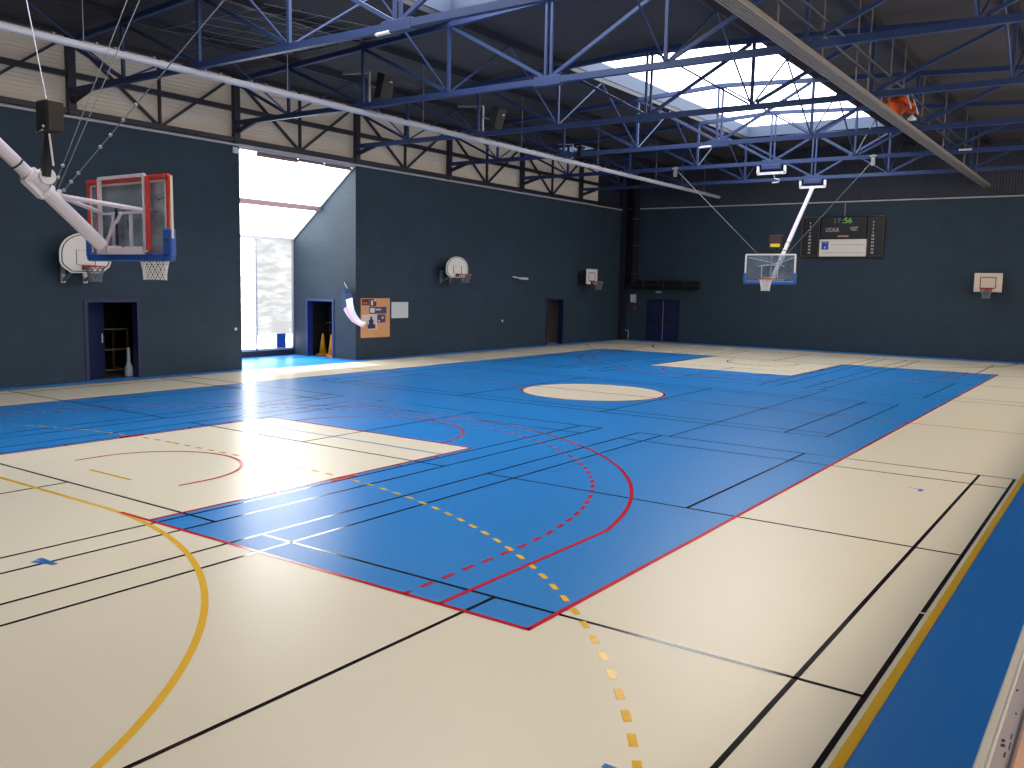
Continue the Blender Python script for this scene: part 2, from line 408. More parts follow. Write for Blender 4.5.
# ------------------------------------------------------------------ walls
WH = 6.55
def wall_with_holes(axis, c0, c1, a0, a1, z0, z1, holes):
    """solid wall between c0 and c1 (thickness), spanning a0..a1 along, with rectangular holes (a,b,zlo,zhi)"""
    mb = MB(); xs = sorted({a0, a1, *[h[0] for h in holes], *[h[1] for h in holes]})
    for i in range(len(xs)-1):
        p, q = xs[i], xs[i+1]; m = (p+q)/2; hs = [h for h in holes if h[0] < m < h[1]]
        spans = [(z0, z1)]
        for h in hs:
            spans = [t for s_ in spans for t in ((s_[0], min(s_[1], h[2])), (max(s_[0], h[3]), s_[1])) if t[1]-t[0] > 1e-4]
        for lo, hi in spans:
            if axis == 'y': mb.box(c0, c1, p, q, lo, hi)
            else: mb.box(p, q, c0, c1, lo, hi)
    return mb
D1 = (6.65, 8.07); D3 = (28.0, 29.38)
AL0, AL1 = 11.4, 16.1
XW = -21.1
struct('wall_left', wall_with_holes('y', XL-0.2, XL, Y0, Y1+0.2, 0, WH, [(D1[0], D1[1], 0, 2.02), (D3[0], D3[1], 0, 2.02), (AL0-0.2, AL1+0.2, 0, WH)]), 'wall_l')
BD = (-16.55, -14.75)
struct('wall_back', wall_with_holes('x', Y1, Y1+0.2, XL-0.2, XR, 0, WH, [(BD[0], BD[1], 0, 2.1)]), 'wall_b')
struct('wall_back_upper', MB().box(XL-0.2, XR, Y1+0.02, Y1+0.2, WH, 9.4), 'clad_dark')
struct('wall_right', MB().box(XR, XR+0.2, Y0, Y1+0.2, 0, 9.4), 'wall_l')
struct('wall_front', MB().box(XL-0.2, XR+0.2, Y0-0.2, Y0, 0, 9.4), 'wall_b')
def roofz(x): return 9.07-abs(x+7.27)*0.052
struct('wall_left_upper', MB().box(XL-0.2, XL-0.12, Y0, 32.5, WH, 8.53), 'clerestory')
struct('wall_left_end', MB().box(XL-0.2, XL-0.08, 32.5, Y1, WH, 8.53), 'clad_dark')
# alcove: side walls with sloping tops
def alc_side(y0, y1, holes=()):
    mb = MB()
    top = lambda x: 6.55+(x+18.0)*(6.55-4.12)/3.1
    xs = sorted({XW-0.15, XL, *[h[0] for h in holes], *[h[1] for h in holes]})
    for i in range(len(xs)-1):
        p, q = xs[i], xs[i+1]; m = (p+q)/2; zb = 0
        for h in holes:
            if h[0] < m < h[1]: zb = h[3]
        mb.prism([(p,y0,zb),(q,y0,zb),(q,y0,min(6.55,top(q))),(p,y0,top(p))], (0,y1-y0,0))
    return mb
D2 = (-20.38, -19.08)
struct('wall_alcove_far', alc_side(AL1, AL1+0.2, [(D2[0], D2[1], 0, 1.95)]), 'wall_b')
struct('wall_alcove_near', alc_side(AL0-0.2, AL0), 'wall_b')
struct('wall_alcove_sill', MB().box(XW-0.15, XW+0.02, AL0, AL1, 0, 0.2), 'frame_dark')
# alcove glazing
w1 = thing('window_1', 'tall glazed wall of the alcove with bright streaky panels', 'window', (XW, 13.7, 0.2), kind='structure')
del w1['category']
obj('pane', MB().box(XW-0.06, XW-0.04, AL0, 14.45, 0.2, 4.1), 'pane_clear', w1, 'clear bright pane on the left')
obj('pane', MB().box(XW-0.06, XW-0.04, 14.45, AL1, 0.75, 4.1), 'pane_wall', w1, 'rippled translucent pane')
obj('pane', MB().box(XW-0.06, XW-0.04, 14.45, AL1, 0.2, 0.75), 'pane_clear', w1, 'low bright pane below the rippled one')
fm = MB()
fm.box(XW-0.05, XW+0.02, 14.42, 14.48, 0.2, 4.1); fm.box(XW-0.05, XW+0.02, AL0, AL1, 0.2, 0.27); fm.box(XW-0.05, XW+0.04, AL0, AL1, 4.04, 4.14)
fm.box(XW-0.05, XW+0.02, AL1-0.06, AL1, 0.2, 4.1); fm.box(XW-0.05, XW+0.02, AL0, AL0+0.06, 0.2, 4.1)
obj('window_frame', fm, 'rail_white', w1)
tag(obj('floor_mat', MB().rbox(XW+0.05, XW+0.12, 15.25, 15.65, 0.28, 0.78, 0.02), 'sign_blue'), 'small blue panel leaning at the foot of the bright window', 'panel')
w2 = thing('window_2', 'sloping glazed roof over the alcove', 'window', (-18, 13.7, 6.5), kind='structure')
del w2['category']
sl = lambda x: 6.55+(x+18.0)*(6.55-4.12)/3.1
obj('pane', MB().prism([(XL-0.05,AL0,sl(XL-0.05)),(XW,AL0,sl(XW)),(XW,AL0,sl(XW)+0.02),(XL-0.05,AL0,sl(XL-0.05)+0.02)], (0,AL1-AL0,0)), 'pane_slope', w2)
fm = MB()
fm.beam((-19.72,AL0,sl(-19.72)-0.08), (-19.72,AL1+0.05,sl(-19.72)-0.08), 0.1, 0.17)
obj('purlin', fm, 'beam_brown', w2)
fm = MB(); fm.beam((XL,AL1-0.03,sl(XL)-0.03), (XW,AL1-0.03,sl(XW)-0.03), 0.06, 0.08); fm.beam((XL,AL0+0.03,sl(XL)-0.03), (XW,AL0+0.03,sl(XW)-0.03), 0.06, 0.08)
fm.box(XL-0.12, XL-0.02, AL0, AL1, 6.42, 6.56)
obj('window_frame', fm, 'rail_white', w2)
tag(obj('roller_blind', MB().rbox(XL-0.16,XL-0.06,AL0+0.7,AL0+2.3,6.30,6.42,0.03).rbox(XL-0.16,XL-0.06,AL0+2.3,AL0+3.4,6.34,6.42,0.03).rbox(XL-0.16,XL-0.06,AL0+3.4,AL1-0.1,6.32,6.42,0.03), 'beam_brown'),
    'mauve-grey rolled blind along the top edge of the alcove glazing', 'blind')

# rooms behind doors (dark stores)
def room(name, x0, x1, y0, y1, h, m, open_side):
    t = 0.08; mb = MB()
    mb.box(x0, x1, y0, y1, -0.06, 0.002); mb.box(x0, x1, y0, y1, h, h+t)
    if open_side != 'x1': mb.box(x1, x1+t, y0, y1, 0, h)
    mb.box(x0-t, x0, y0, y1, 0, h)
    if open_side != 'y0': mb.box(x0, x1, y0-t, y0, 0, h)
    mb.box(x0, x1, y1, y1+t, 0, h)
    struct(name, mb, m)
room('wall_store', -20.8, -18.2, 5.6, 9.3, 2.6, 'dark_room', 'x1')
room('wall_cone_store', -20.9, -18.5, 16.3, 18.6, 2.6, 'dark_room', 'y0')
room('wall_corridor', -20.4, -18.2, 27.4, 30.2, 2.6, 'grey_room', 'x1')

# door frames and leaves
def lever(mb, p, along, out):
    p = Vector(p); a = Vector(along); o = Vector(out)
    mb.tube([p, p+o*0.05, p+o*0.06+a*0.02, p+o*0.06+a*0.13], 0.012, 8)
d1 = thing('door_1', 'open blue door into the dark store', 'door', (XL, D1[0], 0), kind='structure'); del d1['category']
fr = MB(); fr.box(XL-0.22, XL+0.02, D1[0]-0.06, D1[0]+0.03, 0, 2.08); fr.box(XL-0.22, XL+0.02, D1[1]-0.03, D1[1]+0.06, 0, 2.08); fr.box(XL-0.22, XL+0.02, D1[0]+0.03, D1[1]-0.03, 2.0, 2.08)
obj('door_frame', fr, 'doorframe', d1)
def leaf(hx, hy, ang, w, h=1.97, t=0.045):
    d = Vector((math.cos(ang), math.sin(ang), 0)); n = Vector((-d.y, d.x, 0))*t
    p = Vector((hx, hy, 0.02)); return MB().prism([p, p+d*w, p+d*w+n, p+n], (0,0,h)), d, n.normalized()
lf, dd, nn = leaf(XL-0.2, D1[0]+0.06, math.radians(118), 0.86)
o = obj('door_leaf', lf, 'door_blue', d1)
hm = MB(); P = Vector((XL-0.2, D1[0]+0.06, 1.02))+dd*0.76-nn*0.02
hm.box(P.x-0.02, P.x+0.03, P.y-0.05, P.y-0.02, 0.92, 1.16); lever(hm, (P.x, P.y-0.03, 1.06), -dd, -nn)
obj('door_handle', hm, 'steel', o)
d2 = thing('door_2', 'open doorway into the cone store', 'door', (D2[0], AL1, 0), kind='structure'); del d2['category']
fr = MB(); fr.box(D2[0]-0.05, D2[0]+0.03, AL1-0.03, AL1+0.22, 0, 2.03); fr.box(D2[1]-0.03, D2[1]+0.04, AL1-0.03, AL1+0.22, 0, 2.03); fr.box(D2[0]+0.03, D2[1]-0.03, AL1-0.03, AL1+0.22, 1.95, 2.03)
obj('door_frame', fr, 'doorframe_lit', d2)
d3 = thing('door_3', 'open doorway to the grey corridor', 'door', (XL, D3[0], 0), kind='structure'); del d3['category']
fr = MB(); fr.box(XL-0.22, XL+0.02, D3[0]-0.05, D3[0]+0.03, 0, 2.08); fr.box(XL-0.22, XL+0.02, D3[1]-0.03, D3[1]+0.06, 0, 2.08); fr.box(XL-0.22, XL+0.02, D3[0]+0.03, D3[1]-0.03, 2.0, 2.08)
obj('door_frame', fr, 'door_blue', d3)
lf, dd, nn = leaf(XL-0.2, D3[0]+0.06, math.radians(128), 0.7)
obj('door_leaf', lf, 'door_blue', d3)
# double door in back wall
d4 = thing('door_4', 'closed blue double door in the back wall', 'door', (-15.65, Y1, 0), kind='structure'); del d4['category']
fr = MB(); yb = Y1
fr.box(BD[0], BD[0]+0.06, yb-0.02, yb+0.2, 0, 2.1); fr.box(BD[1]-0.06, BD[1], yb-0.02, yb+0.2, 0, 2.1); fr.box(BD[0]+0.06, BD[1]-0.06, yb-0.02, yb+0.2, 2.04, 2.1)
obj('door_frame', fr, 'frame_dark', d4)
for a, b, sx in ((BD[0]+0.07, -15.665, 1), (-15.635, BD[1]-0.07, -1)):
    lfm = MB().rbox(a, b, yb+0.03, yb+0.08, 0.01, 2.03, 0.008)
    L = obj('door_leaf', lfm, 'door_blue', d4)
    hx = b-0.07 if sx == 1 else a+0.07
    hm = MB().box(a+0.04, b-0.04, yb-0.03, yb+0.0, 0.98, 1.03); hm.box(hx-0.03, hx+0.03, yb-0.035, yb+0.035, 0.92, 1.1); hm.box(a+0.04, a+0.1, yb-0.03, yb+0.03, 0.95, 1.06)
    obj('push_bar', hm, 'frame_dark', L)
obj('astragal', MB().box(-15.665, -15.635, yb+0.01, yb+0.03, 0.02, 2.02), 'net_grey', d4)
obj('leak_blocker', MB().box(BD[0], BD[1], yb+0.1, yb+0.14, 0, 2.1), 'frame_dark', d4)  # panel added behind the leaves to block light through the gaps

# ------------------------------------------------------------------ ceiling with skylights
cm = MB(); t = 0.12
SK = [(-10.05, -4.5, 16.8, 30.6), (-10.05, -4.5, -2.8, 11.3)]
def rq(x0, x1, y0, y1):
    if x1 <= -7.27 or x0 >= -7.27: spans = [(x0, x1)]
    else: spans = [(x0, -7.27), (-7.27, x1)]
    for a, b in spans:
        cm.prism([(a,y0,roofz(a)),(b,y0,roofz(b)),(b,y0,roofz(b)+t),(a,y0,roofz(a)+t)], (0,y1-y0,0))
rq(XL-0.2, -10.05, Y0, Y1+0.2); rq(-4.5, XR, Y0, Y1+0.2)
for a, b in ((Y0, -2.8), (11.3, 16.8), (30.6, Y1+0.2)): rq(-10.05, -4.5, a, b)
struct('ceiling', cm, 'ceiling')
for i, (x0, x1, y0, y1) in enumerate(SK):
    w = thing('window_%d' % (i+3), ('rear' if i == 0 else 'front')+' roof skylight', 'window', ((x0+x1)/2, (y0+y1)/2, 9.0), kind='structure'); del w['category']
    cb = MB(); zb, zt = 8.88, 9.3
    cb.box(x0, x0+0.04, y0, y1, zb, zt); cb.box(x1-0.04, x1, y0, y1, zb, zt)
    cb.box(x0+0.04, x1-0.04, y0, y0+0.04, zb, zt); cb.box(x0+0.04, x1-0.04, y1-0.04, y1, zb, zt)
    obj('window_frame', cb, 'curb', w)
    obj('pane', MB().box(x0-0.1, x1+0.1, y0-0.1, y1+0.1, zt+0.005, zt+0.025), 'pane_sky', w)
# small roof hatch at the far left
w = thing('window_5', 'small bluish roof hatch at the far left of the ceiling', 'window', (-16.9, 28, 8.5), kind='structure'); del w['category']
obj('pane', MB().prism([(-17.3,27.4,roofz(-17.3)-0.03),(-16.1,27.4,roofz(-16.1)-0.03),(-16.1,27.4,roofz(-16.1)-0.01),(-17.3,27.4,roofz(-17.3)-0.01)], (0,1.2,0)), 'pane_hatch', w)
hf = MB()
for a, b in ((27.3, 27.4), (28.6, 28.7)): hf.prism([(-17.4,a,roofz(-17.4)-0.06),(-16.0,a,roofz(-16)-0.06),(-16,a,roofz(-16)),(-17.4,a,roofz(-17.4))], (0,b-a,0))
obj('window_frame', hf, 'frame_dark', w)

# ------------------------------------------------------------------ roof trusses
P8 = 2.8; XC = -7.27
TY = [1.57, 6.40, 11.23, 16.06, 20.89, 25.72, 30.55]
ZB = 7.1
def topz(dx): return 8.82-abs(dx)*0.052
def make_truss(Y):
    r = thing('roof_truss', '', 'roof truss', (XC, Y, ZB), group='blue steel roof trusses across the hall')
    H = 10.7
    def X(dx): return XC+dx
    bc = MB()
    bc.beam((X(-H),Y,ZB), (X(H),Y,ZB), 0.12, 0.13)
    bc.rbox(XC-0.35, XC+0.35, Y-0.07, Y+0.07, ZB-0.11, ZB+0.1, 0.01)
    obj('bottom_chord', bc, 'truss', r)
    tc_ = MB()
    for s in (-1, 1): tc_.beam((X(0),Y,topz(0)), (X(s*H),Y,topz(H)), 0.12, 0.12)
    obj('top_chord', tc_, 'truss', r)
    for k in range(-3, 4):
        v = MB(); dx = k*P8
        if k == 0:
            v.beam((X(-0.07),Y,ZB+0.08), (X(-0.07),Y,topz(0)-0.05), 0.055, 0.055); v.beam((X(0.07),Y,ZB+0.08), (X(0.07),Y,topz(0)-0.05), 0.055, 0.055)
        else: v.beam((X(dx),Y,ZB+0.05), (X(dx),Y,topz(dx)-0.05), 0.07, 0.07)
        obj('vertical', v, 'truss', r)
    for s in (-1, 1):
        for k in range(0, 4):
            a = k*P8; b = min((k+1)*P8, H)
            d = MB(); d.beam((X(s*(a+0.12)),Y,ZB+0.1), (X(s*(b-0.08)),Y,topz(b)-0.06), 0.07, 0.075); obj('diagonal', d, 'truss', r)
    for k in (-3, -1, 1, 3):
        for s in (-1, 1):
            kb = MB(); kb.tube([(X(k*P8),Y+s*0.08,ZB+0.08), (X(k*P8),Y+s*2.38,roofz(X(k*P8))-0.2)], 0.025, 6); obj('knee_brace', kb, 'truss', r)
    return r
truss0 = make_truss(TY[0]); index_kids()
TL = ['blue roof truss nearest the camera, mostly above the top of the view',
      'blue roof truss whose chord carries a short white tube at the top centre',
      'blue roof truss in front of the rear skylight, with no skylight above it',
      'blue roof truss crossing under the near part of the rear skylight',
      'blue roof truss with a short white tube under the middle of the rear skylight',
      'blue roof truss with an empty white bracket under its middle',
      'rearmost blue roof truss, carrying the mast of the far basket']
for i, y in enumerate(TY):
    r = truss0 if i == 0 else copy_tree(truss0)
    r.location = (XC, y, ZB); r['label'] = TL[i]
    if i >= 3:
        d = MB(); d.beam((XC+P8-0.1,y+0.05,ZB+0.1), (XC+0.1,y+0.05,topz(0)-0.06), 0.04, 0.045); bpy.context.view_layer.update(); obj('diagonal', d, 'truss', r)

# purlins along the hall
PL = {-3: 'left-hand roof purlin next to the pale upper wall', -2: 'roof purlin above the white hanging rail', -1: 'roof purlin beside the left edge of the skylights',
      1: 'roof purlin beside the right edge of the skylights', 2: 'roof purlin above the grey ribbed rail', 3: 'roof purlin furthest from the alcove'}
for k in (-3, -2, -1, 1, 2, 3):
    x = XC+k*P8
    tag(obj('roof_purlin', MB().beam((x,Y0+0.1,roofz(x)-0.1), (x,Y1,roofz(x)-0.1), 0.08, 0.16), 'frame_dark'), 'long dark blue '+PL[k], 'roof beam', 'lengthwise roof purlins')

# ------------------------------------------------------------------ steel frame over the left wall
CY = [1.57, 6.40, 11.23, 16.06, 20.89, 25.72, 30.55]
ord_ = ['beyond the left edge of the view', 'above the fan-shaped basket', 'over the near edge of the alcove', 'over the far edge of the alcove',
        'above the second wall basket', 'left of the far doorway', 'nearest the back corner']
col0 = None
for i, y in enumerate(CY):
    if col0 is None:
        col0 = thing('wall_post', '', 'steel post', (XL+0.1, y, WH), group='dark posts over the left wall')
        c = MB(); c.box(XL+0.02, XL+0.16, y-0.1, y+0.1, WH, 8.4); obj('post', c, 'frame_dark', col0)
        g = MB(); g.beam((XL+0.1,y,6.85), (XL+1.0,y,7.1), 0.08, 0.12); obj('bracket', g, 'frame_dark', col0)
        index_kids(); r = col0
    else: r = copy_tree(col0)
    r.location = (XL+0.1, y, WH); r['label'] = 'dark navy steel post in the pale upper wall, '+ord_[i]
def bay(ya, yb):
    r = thing('wall_bracing', '', 'wall bracing', (XL+0.06, ya, WH), group='V-shaped braces in the pale upper wall')
    m = (ya+yb)/2; x = XL+0.05
    obj('strut', MB().beam((x,m,WH+0.1), (x,m,8.4), 0.06, 0.09, (1,0,0)), 'frame_dark', r)
    obj('brace', MB().beam((x,m-0.06,WH+0.12), (x,ya+0.15,8.3), 0.06, 0.09, (1,0,0)), 'frame_dark', r)
    obj('brace', MB().beam((x,m+0.06,WH+0.12), (x,yb-0.15,8.3), 0.06, 0.09, (1,0,0)), 'frame_dark', r)
    return r
b0 = bay(CY[0], CY[1]); index_kids()
blab = ['bay above the shot clock', 'bay left of the alcove', 'bay over the alcove window', 'first bay past the alcove', 'bay above the small white wall light', 'last full bay before the back corner']
for i in range(6):
    r = b0 if i == 0 else copy_tree(b0)
    r.location = (XL+0.06, CY[i], WH); r['label'] = 'dark V-shaped steel brace with a centre strut, '+blab[i]
struct('trim_1', MB().beam((XL+0.06,Y0,7.5), (XL+0.06,32.5,7.5), 0.12, 0.13), 'frame_dark')
struct('trim_2', MB().beam((XL+0.06,Y0,6.63), (XL+0.06,Y1,6.63), 0.14, 0.13), 'frame_dark')
struct('trim_3', MB().beam((XL+0.05,Y0,6.5), (XL+0.05,Y1,6.5), 0.06, 0.05), 'rail_white')
struct('trim_4', MB().beam((XL,Y1-0.03,6.55), (XR,Y1-0.03,6.55), 0.05, 0.05), 'rail_white')
struct('trim_5', MB().beam((XL+0.06,Y0,8.45), (XL+0.06,32.5,8.45), 0.12, 0.12), 'frame_dark')
struct('trim_6', MB().beam((XL+0.16,34.83,0.0), (XL+0.16,34.83,8.4), 0.3, 0.3), 'frame_dark')

# ------------------------------------------------------------------ hanging rails
r1 = thing('hanging_rail', 'long white tubular rail hanging along the left side of the hall', 'ceiling rail', (-12.9, 14, 6.9))
ra = MB(); xa = -12.9; za = 6.95
ra.tube([(xa,Y0+1,za),(xa,34.8,za)], 0.075, 12)
obj('tube', ra, 'rail_white', r1, smooth=False)
cl = MB(); hg = MB()
y = -5.5; CLY = []
while y < 34.5:
    CLY.append(y); CLY.append(y+0.38); y += 1.207
c0 = obj('clip', MB().rbox(xa-0.02, xa+0.02, CLY[0]-0.03, CLY[0]+0.03, za+0.05, za+0.12, 0.006), 'clip', r1)
for q in CLY[1:]:
    c = c0.copy(); COL.objects.link(c); c.parent = r1; c.location = (0, q-CLY[0], 0)
for y in (-1.0, 3.9, 8.8, 13.6, 18.4, 23.3, 28.1, 33.0):
    obj('hanger_wire', MB().tube([(xa,y,za+0.05),(xa,y,roofz(xa))], 0.009, 6), 'cable', r1)
r2 = thing('hanging_rail', 'broad grey ribbed rail hanging on rods along the right side of the hall', 'ceiling rail', (-1.67, 14, 6.9))
xb = -1.67; zb = 6.95
ra = MB(); w = 0.17
prof = [(-w,0.04),(-w,-0.02),(-w+0.03,-0.05)]
for k in range(5):
    a = -w+0.05+k*0.055; prof += [(a,-0.05),(a+0.012,-0.035),(a+0.03,-0.035),(a+0.042,-0.05)]
prof += [(w-0.03,-0.05),(w,-0.02),(w,0.04),(w-0.03,0.05),(-w+0.03,0.05)]
ra.loft([[(xb+a, Y0+1, zb+b) for a, b in prof], [(xb+a, 34.6, zb+b) for a, b in prof]])
obj('tray', ra, 'rail_grey', r2)
for dx, zz in ((0.22, 7.3), (0.42, 7.42)):
    obj('pipe', MB().tube([(xb+dx,Y0+1,zz),(xb+dx,28,zz)], 0.028, 8), 'frame_dark', r2)
yy = 0.0
for i, y in enumerate((3.0, 6.0, 7.9, 9.3, 11.8, 14.2, 15.2, 17.2, 18.6, 21.0, 24.3, 28.2, 31.0)):
    obj('hanger_rod', MB().tube([(xb+0.13,y,zb+0.04),(xb+0.13,y,roofz(xb+0.13))], 0.016, 6), 'rail_grey', r2)
# orange sheet lying on the rail
osh = thing('orange_tarpaulin', 'crumpled bright orange sheet lying on top of the grey ribbed rail', 'tarpaulin', (-1.6, 18.0, 7.02))
sm = MB(); NU, NV = 12, 9; vs = []
for i in range(NU):
    for j in range(NV):
        y = 17.3+i*0.135; u = j/(NV-1); e = math.sin(PI*(i+0.6)/(NU+0.2))**0.5
        x = -1.80+0.62*u+0.03*math.sin(i*1.7+j); z = 7.02+(0.40*math.sin(PI*(0.12+0.8*u))**0.6)*e+0.025*math.sin(i*2.3+j*1.9)
        vs.append((x, y, z))
fc = [(i*NV+j, i*NV+j+1, (i+1)*NV+j+1, (i+1)*NV+j) for i in range(NU-1) for j in range(NV-1)]
sm.add(vs, fc); sm.add([(x, y, z-0.03) for x, y, z in vs], [tuple(reversed(f)) for f in fc])
obj('sheet', sm, 'orange', osh)
for y in (17.7, 18.5): obj('strap', MB().tube([(-1.84,y,7.03),(-1.82,y,7.4),(-1.6,y,7.52),(-1.3,y,7.5),(-1.14,y,7.03)], 0.02, 6), 'white', osh)
tag(obj('flood_lamp', MB().lathe((-1.42,19.2,7.03), [(0.02,0.13),(0.04,0.1),(0.1,0.04),(0.11,0.0),(0.09,-0.01)][::-1], 16), 'white', smooth=True), 'small white bell-shaped lamp at the end of the orange sheet', 'lamp')
tag(obj('conduit_end', MB().box(-1.2,-0.85,24.9,24.96,7.0,7.05), 'white'), 'short white bar beside the grey rail near the back wall', 'bar')

# safety net bundled under the ceiling, top left
nt_ = MB()
for i in range(7):
    nt_.tube([(-15.0+i*0.6, 6.9, 8.25), (-14.3+i*0.6, 10.2, 8.35)], 0.006, 4)
for j in range(7):
    nt_.tube([(-15.0+j*0.1, 6.95+j*0.5, 8.25), (-11.3+j*0.1, 7.2+j*0.5, 8.3)], 0.006, 4)
tag(obj('ceiling_net', nt_, 'net_grey'), 'wide-meshed pale cord net stretched under the ceiling behind the second truss', 'net')

# brackets under truss middles
def bracket(Y, lab):
    r = thing('mast_bracket', lab, 'bracket', (XC, Y, 6.8), group='white brackets under the truss middles')
    b = MB(); z = 6.74
    b.beam((XC-0.5,Y,z), (XC+0.5,Y,z), 0.09, 0.09); b.box(XC-0.52,XC-0.44,Y-0.045,Y+0.045,z,z+0.26); b.box(XC+0.44,XC+0.52,Y-0.045,Y+0.045,z,z+0.26)
    obj('cradle', b, 'white', r)
    h = MB(); h.rbox(XC-0.34,XC+0.34,Y-0.1,Y+0.1,6.87,7.03,0.02); obj('plate', h, 'truss', r)
    return r
bracket(TY[5], 'white U-shaped bracket with a dangling hook, no mast on it')
bracket(TY[6], 'white U-shaped bracket holding the top of the far basket mast')
tag(obj('hook', MB().tube([(XC+0.1,TY[5],6.7),(XC+0.12,TY[5],6.55),(XC+0.3,TY[5],6.5),(XC+0.28,TY[5],6.42),(XC+0.05,TY[5],6.4)], 0.03, 6), 'steel'), 'small grey hook dangling under the empty bracket', 'hook')
tag(obj('truss_lamp', MB().tube([(XC-0.45,TY[1]-0.05,ZB-0.1),(XC-0.14,TY[1]-0.05,ZB-0.09)], 0.035, 10).box(XC-0.5,XC-0.1,TY[1]-0.05,TY[1]-0.03,ZB-0.1,ZB-0.05), 'board_white'),
    'short white tube under the middle of the truss at the top centre', 'lamp')
tag(obj('truss_lamp', MB().tube([(XC-0.6,TY[4]-0.08,ZB-0.1),(XC-0.2,TY[4]-0.08,ZB-0.09)], 0.03, 10).box(XC-0.55,XC-0.25,TY[4]-0.08,TY[4]-0.05,ZB-0.1,ZB-0.05), 'white'),
    'short white tube under the truss that crosses the middle of the rear skylight', 'lamp')

# ceiling loudspeakers on light brackets
def speaker(x, y, lab):
    r = thing('ceiling_loudspeaker', lab, 'loudspeaker', (x, y, 7.1), group='black loudspeakers on pale brackets below the roof')
    f = MB()
    f.beam((x-0.95,y,7.98), (x,y,7.9), 0.05, 0.05); f.beam((x-0.85,y,7.16), (x,y,7.14), 0.05, 0.05); f.beam((x,y,7.12), (x,y,7.9), 0.05, 0.05)
    obj('bracket', f, 'steel', r)
    b = MB(); b.loft([[(x+0.3,y-0.14,7.22),(x+0.56,y-0.2,7.2),(x+0.56,y+0.2,7.2),(x+0.3,y+0.14,7.22)], [(x+0.42,y-0.14,7.84),(x+0.72,y-0.2,7.74),(x+0.72,y+0.2,7.74),(x+0.42,y+0.14,7.84)]])
    obj('cabinet', b, 'black', r)
    g = MB(); g.beam((x,y,7.6), (x+0.34,y,7.45), 0.04, 0.04); g.box(x+0.68,x+0.76,y-0.04,y+0.04,7.56,7.6)
    obj('yoke', g, 'steel', r)
    return r
s0 = speaker(-12.65, TY[2], 'black loudspeaker on a pale bracket above the white rail, largest and nearest of the three')
index_kids()
s1 = copy_tree(s0); s1.location = (-12.7, TY[3], 7.1); s1['label'] = 'black loudspeaker on a pale bracket above the white rail, the middle one of the three'
s2 = copy_tree(s0); s2.location = (-12.5, TY[4], 6.96); s2.scale = (0.6, 0.6, 0.6); s2['label'] = 'small pale-bracketed loudspeaker nearest the back corner, close above the white rail'

# ------------------------------------------------------------------ suspended basketball goals
def net_mesh(c, r0, r1, h, n=10, rows=4, rad=0.008):
    mb = MB(); c = Vector(c)
    def P(k, j):
        t = j/rows; r = r0+(r1-r0)*min(1, t*1.3); a = 2*PI*(k+0.5*(j % 2))/n
        return c+Vector((r*math.cos(a), r*math.sin(a), -h*t))
    for j in range(rows):
        for k in range(n):
            mb.tube([P(k, j), P(k, j+1)], rad, 4); mb.tube([P(k, j), P(k-1 if j % 2 == 0 else k+1, j+1)], rad, 4)
    return mb
def rim_mesh(c, y_board, sgn, r=0.225):
    mb = MB(); c = Vector(c)
    mb.tube([c+Vector((r*math.cos(2*PI*k/24), r*math.sin(2*PI*k/24), 0)) for k in range(24)], 0.016, 6, closed=True)
    mb.prism([(c.x-0.09,y_board,c.z-0.02),(c.x+0.09,y_board,c.z-0.02),(c.x+0.16,c.y-sgn*0.14,c.z-0.01),(c.x-0.16,c.y-sgn*0.14,c.z-0.01)], (0,0,0.03))
    mb.box(c.x-0.1,c.x+0.1,y_board,y_board+sgn*0.02,c.z-0.12,c.z+0.03)
    return mb
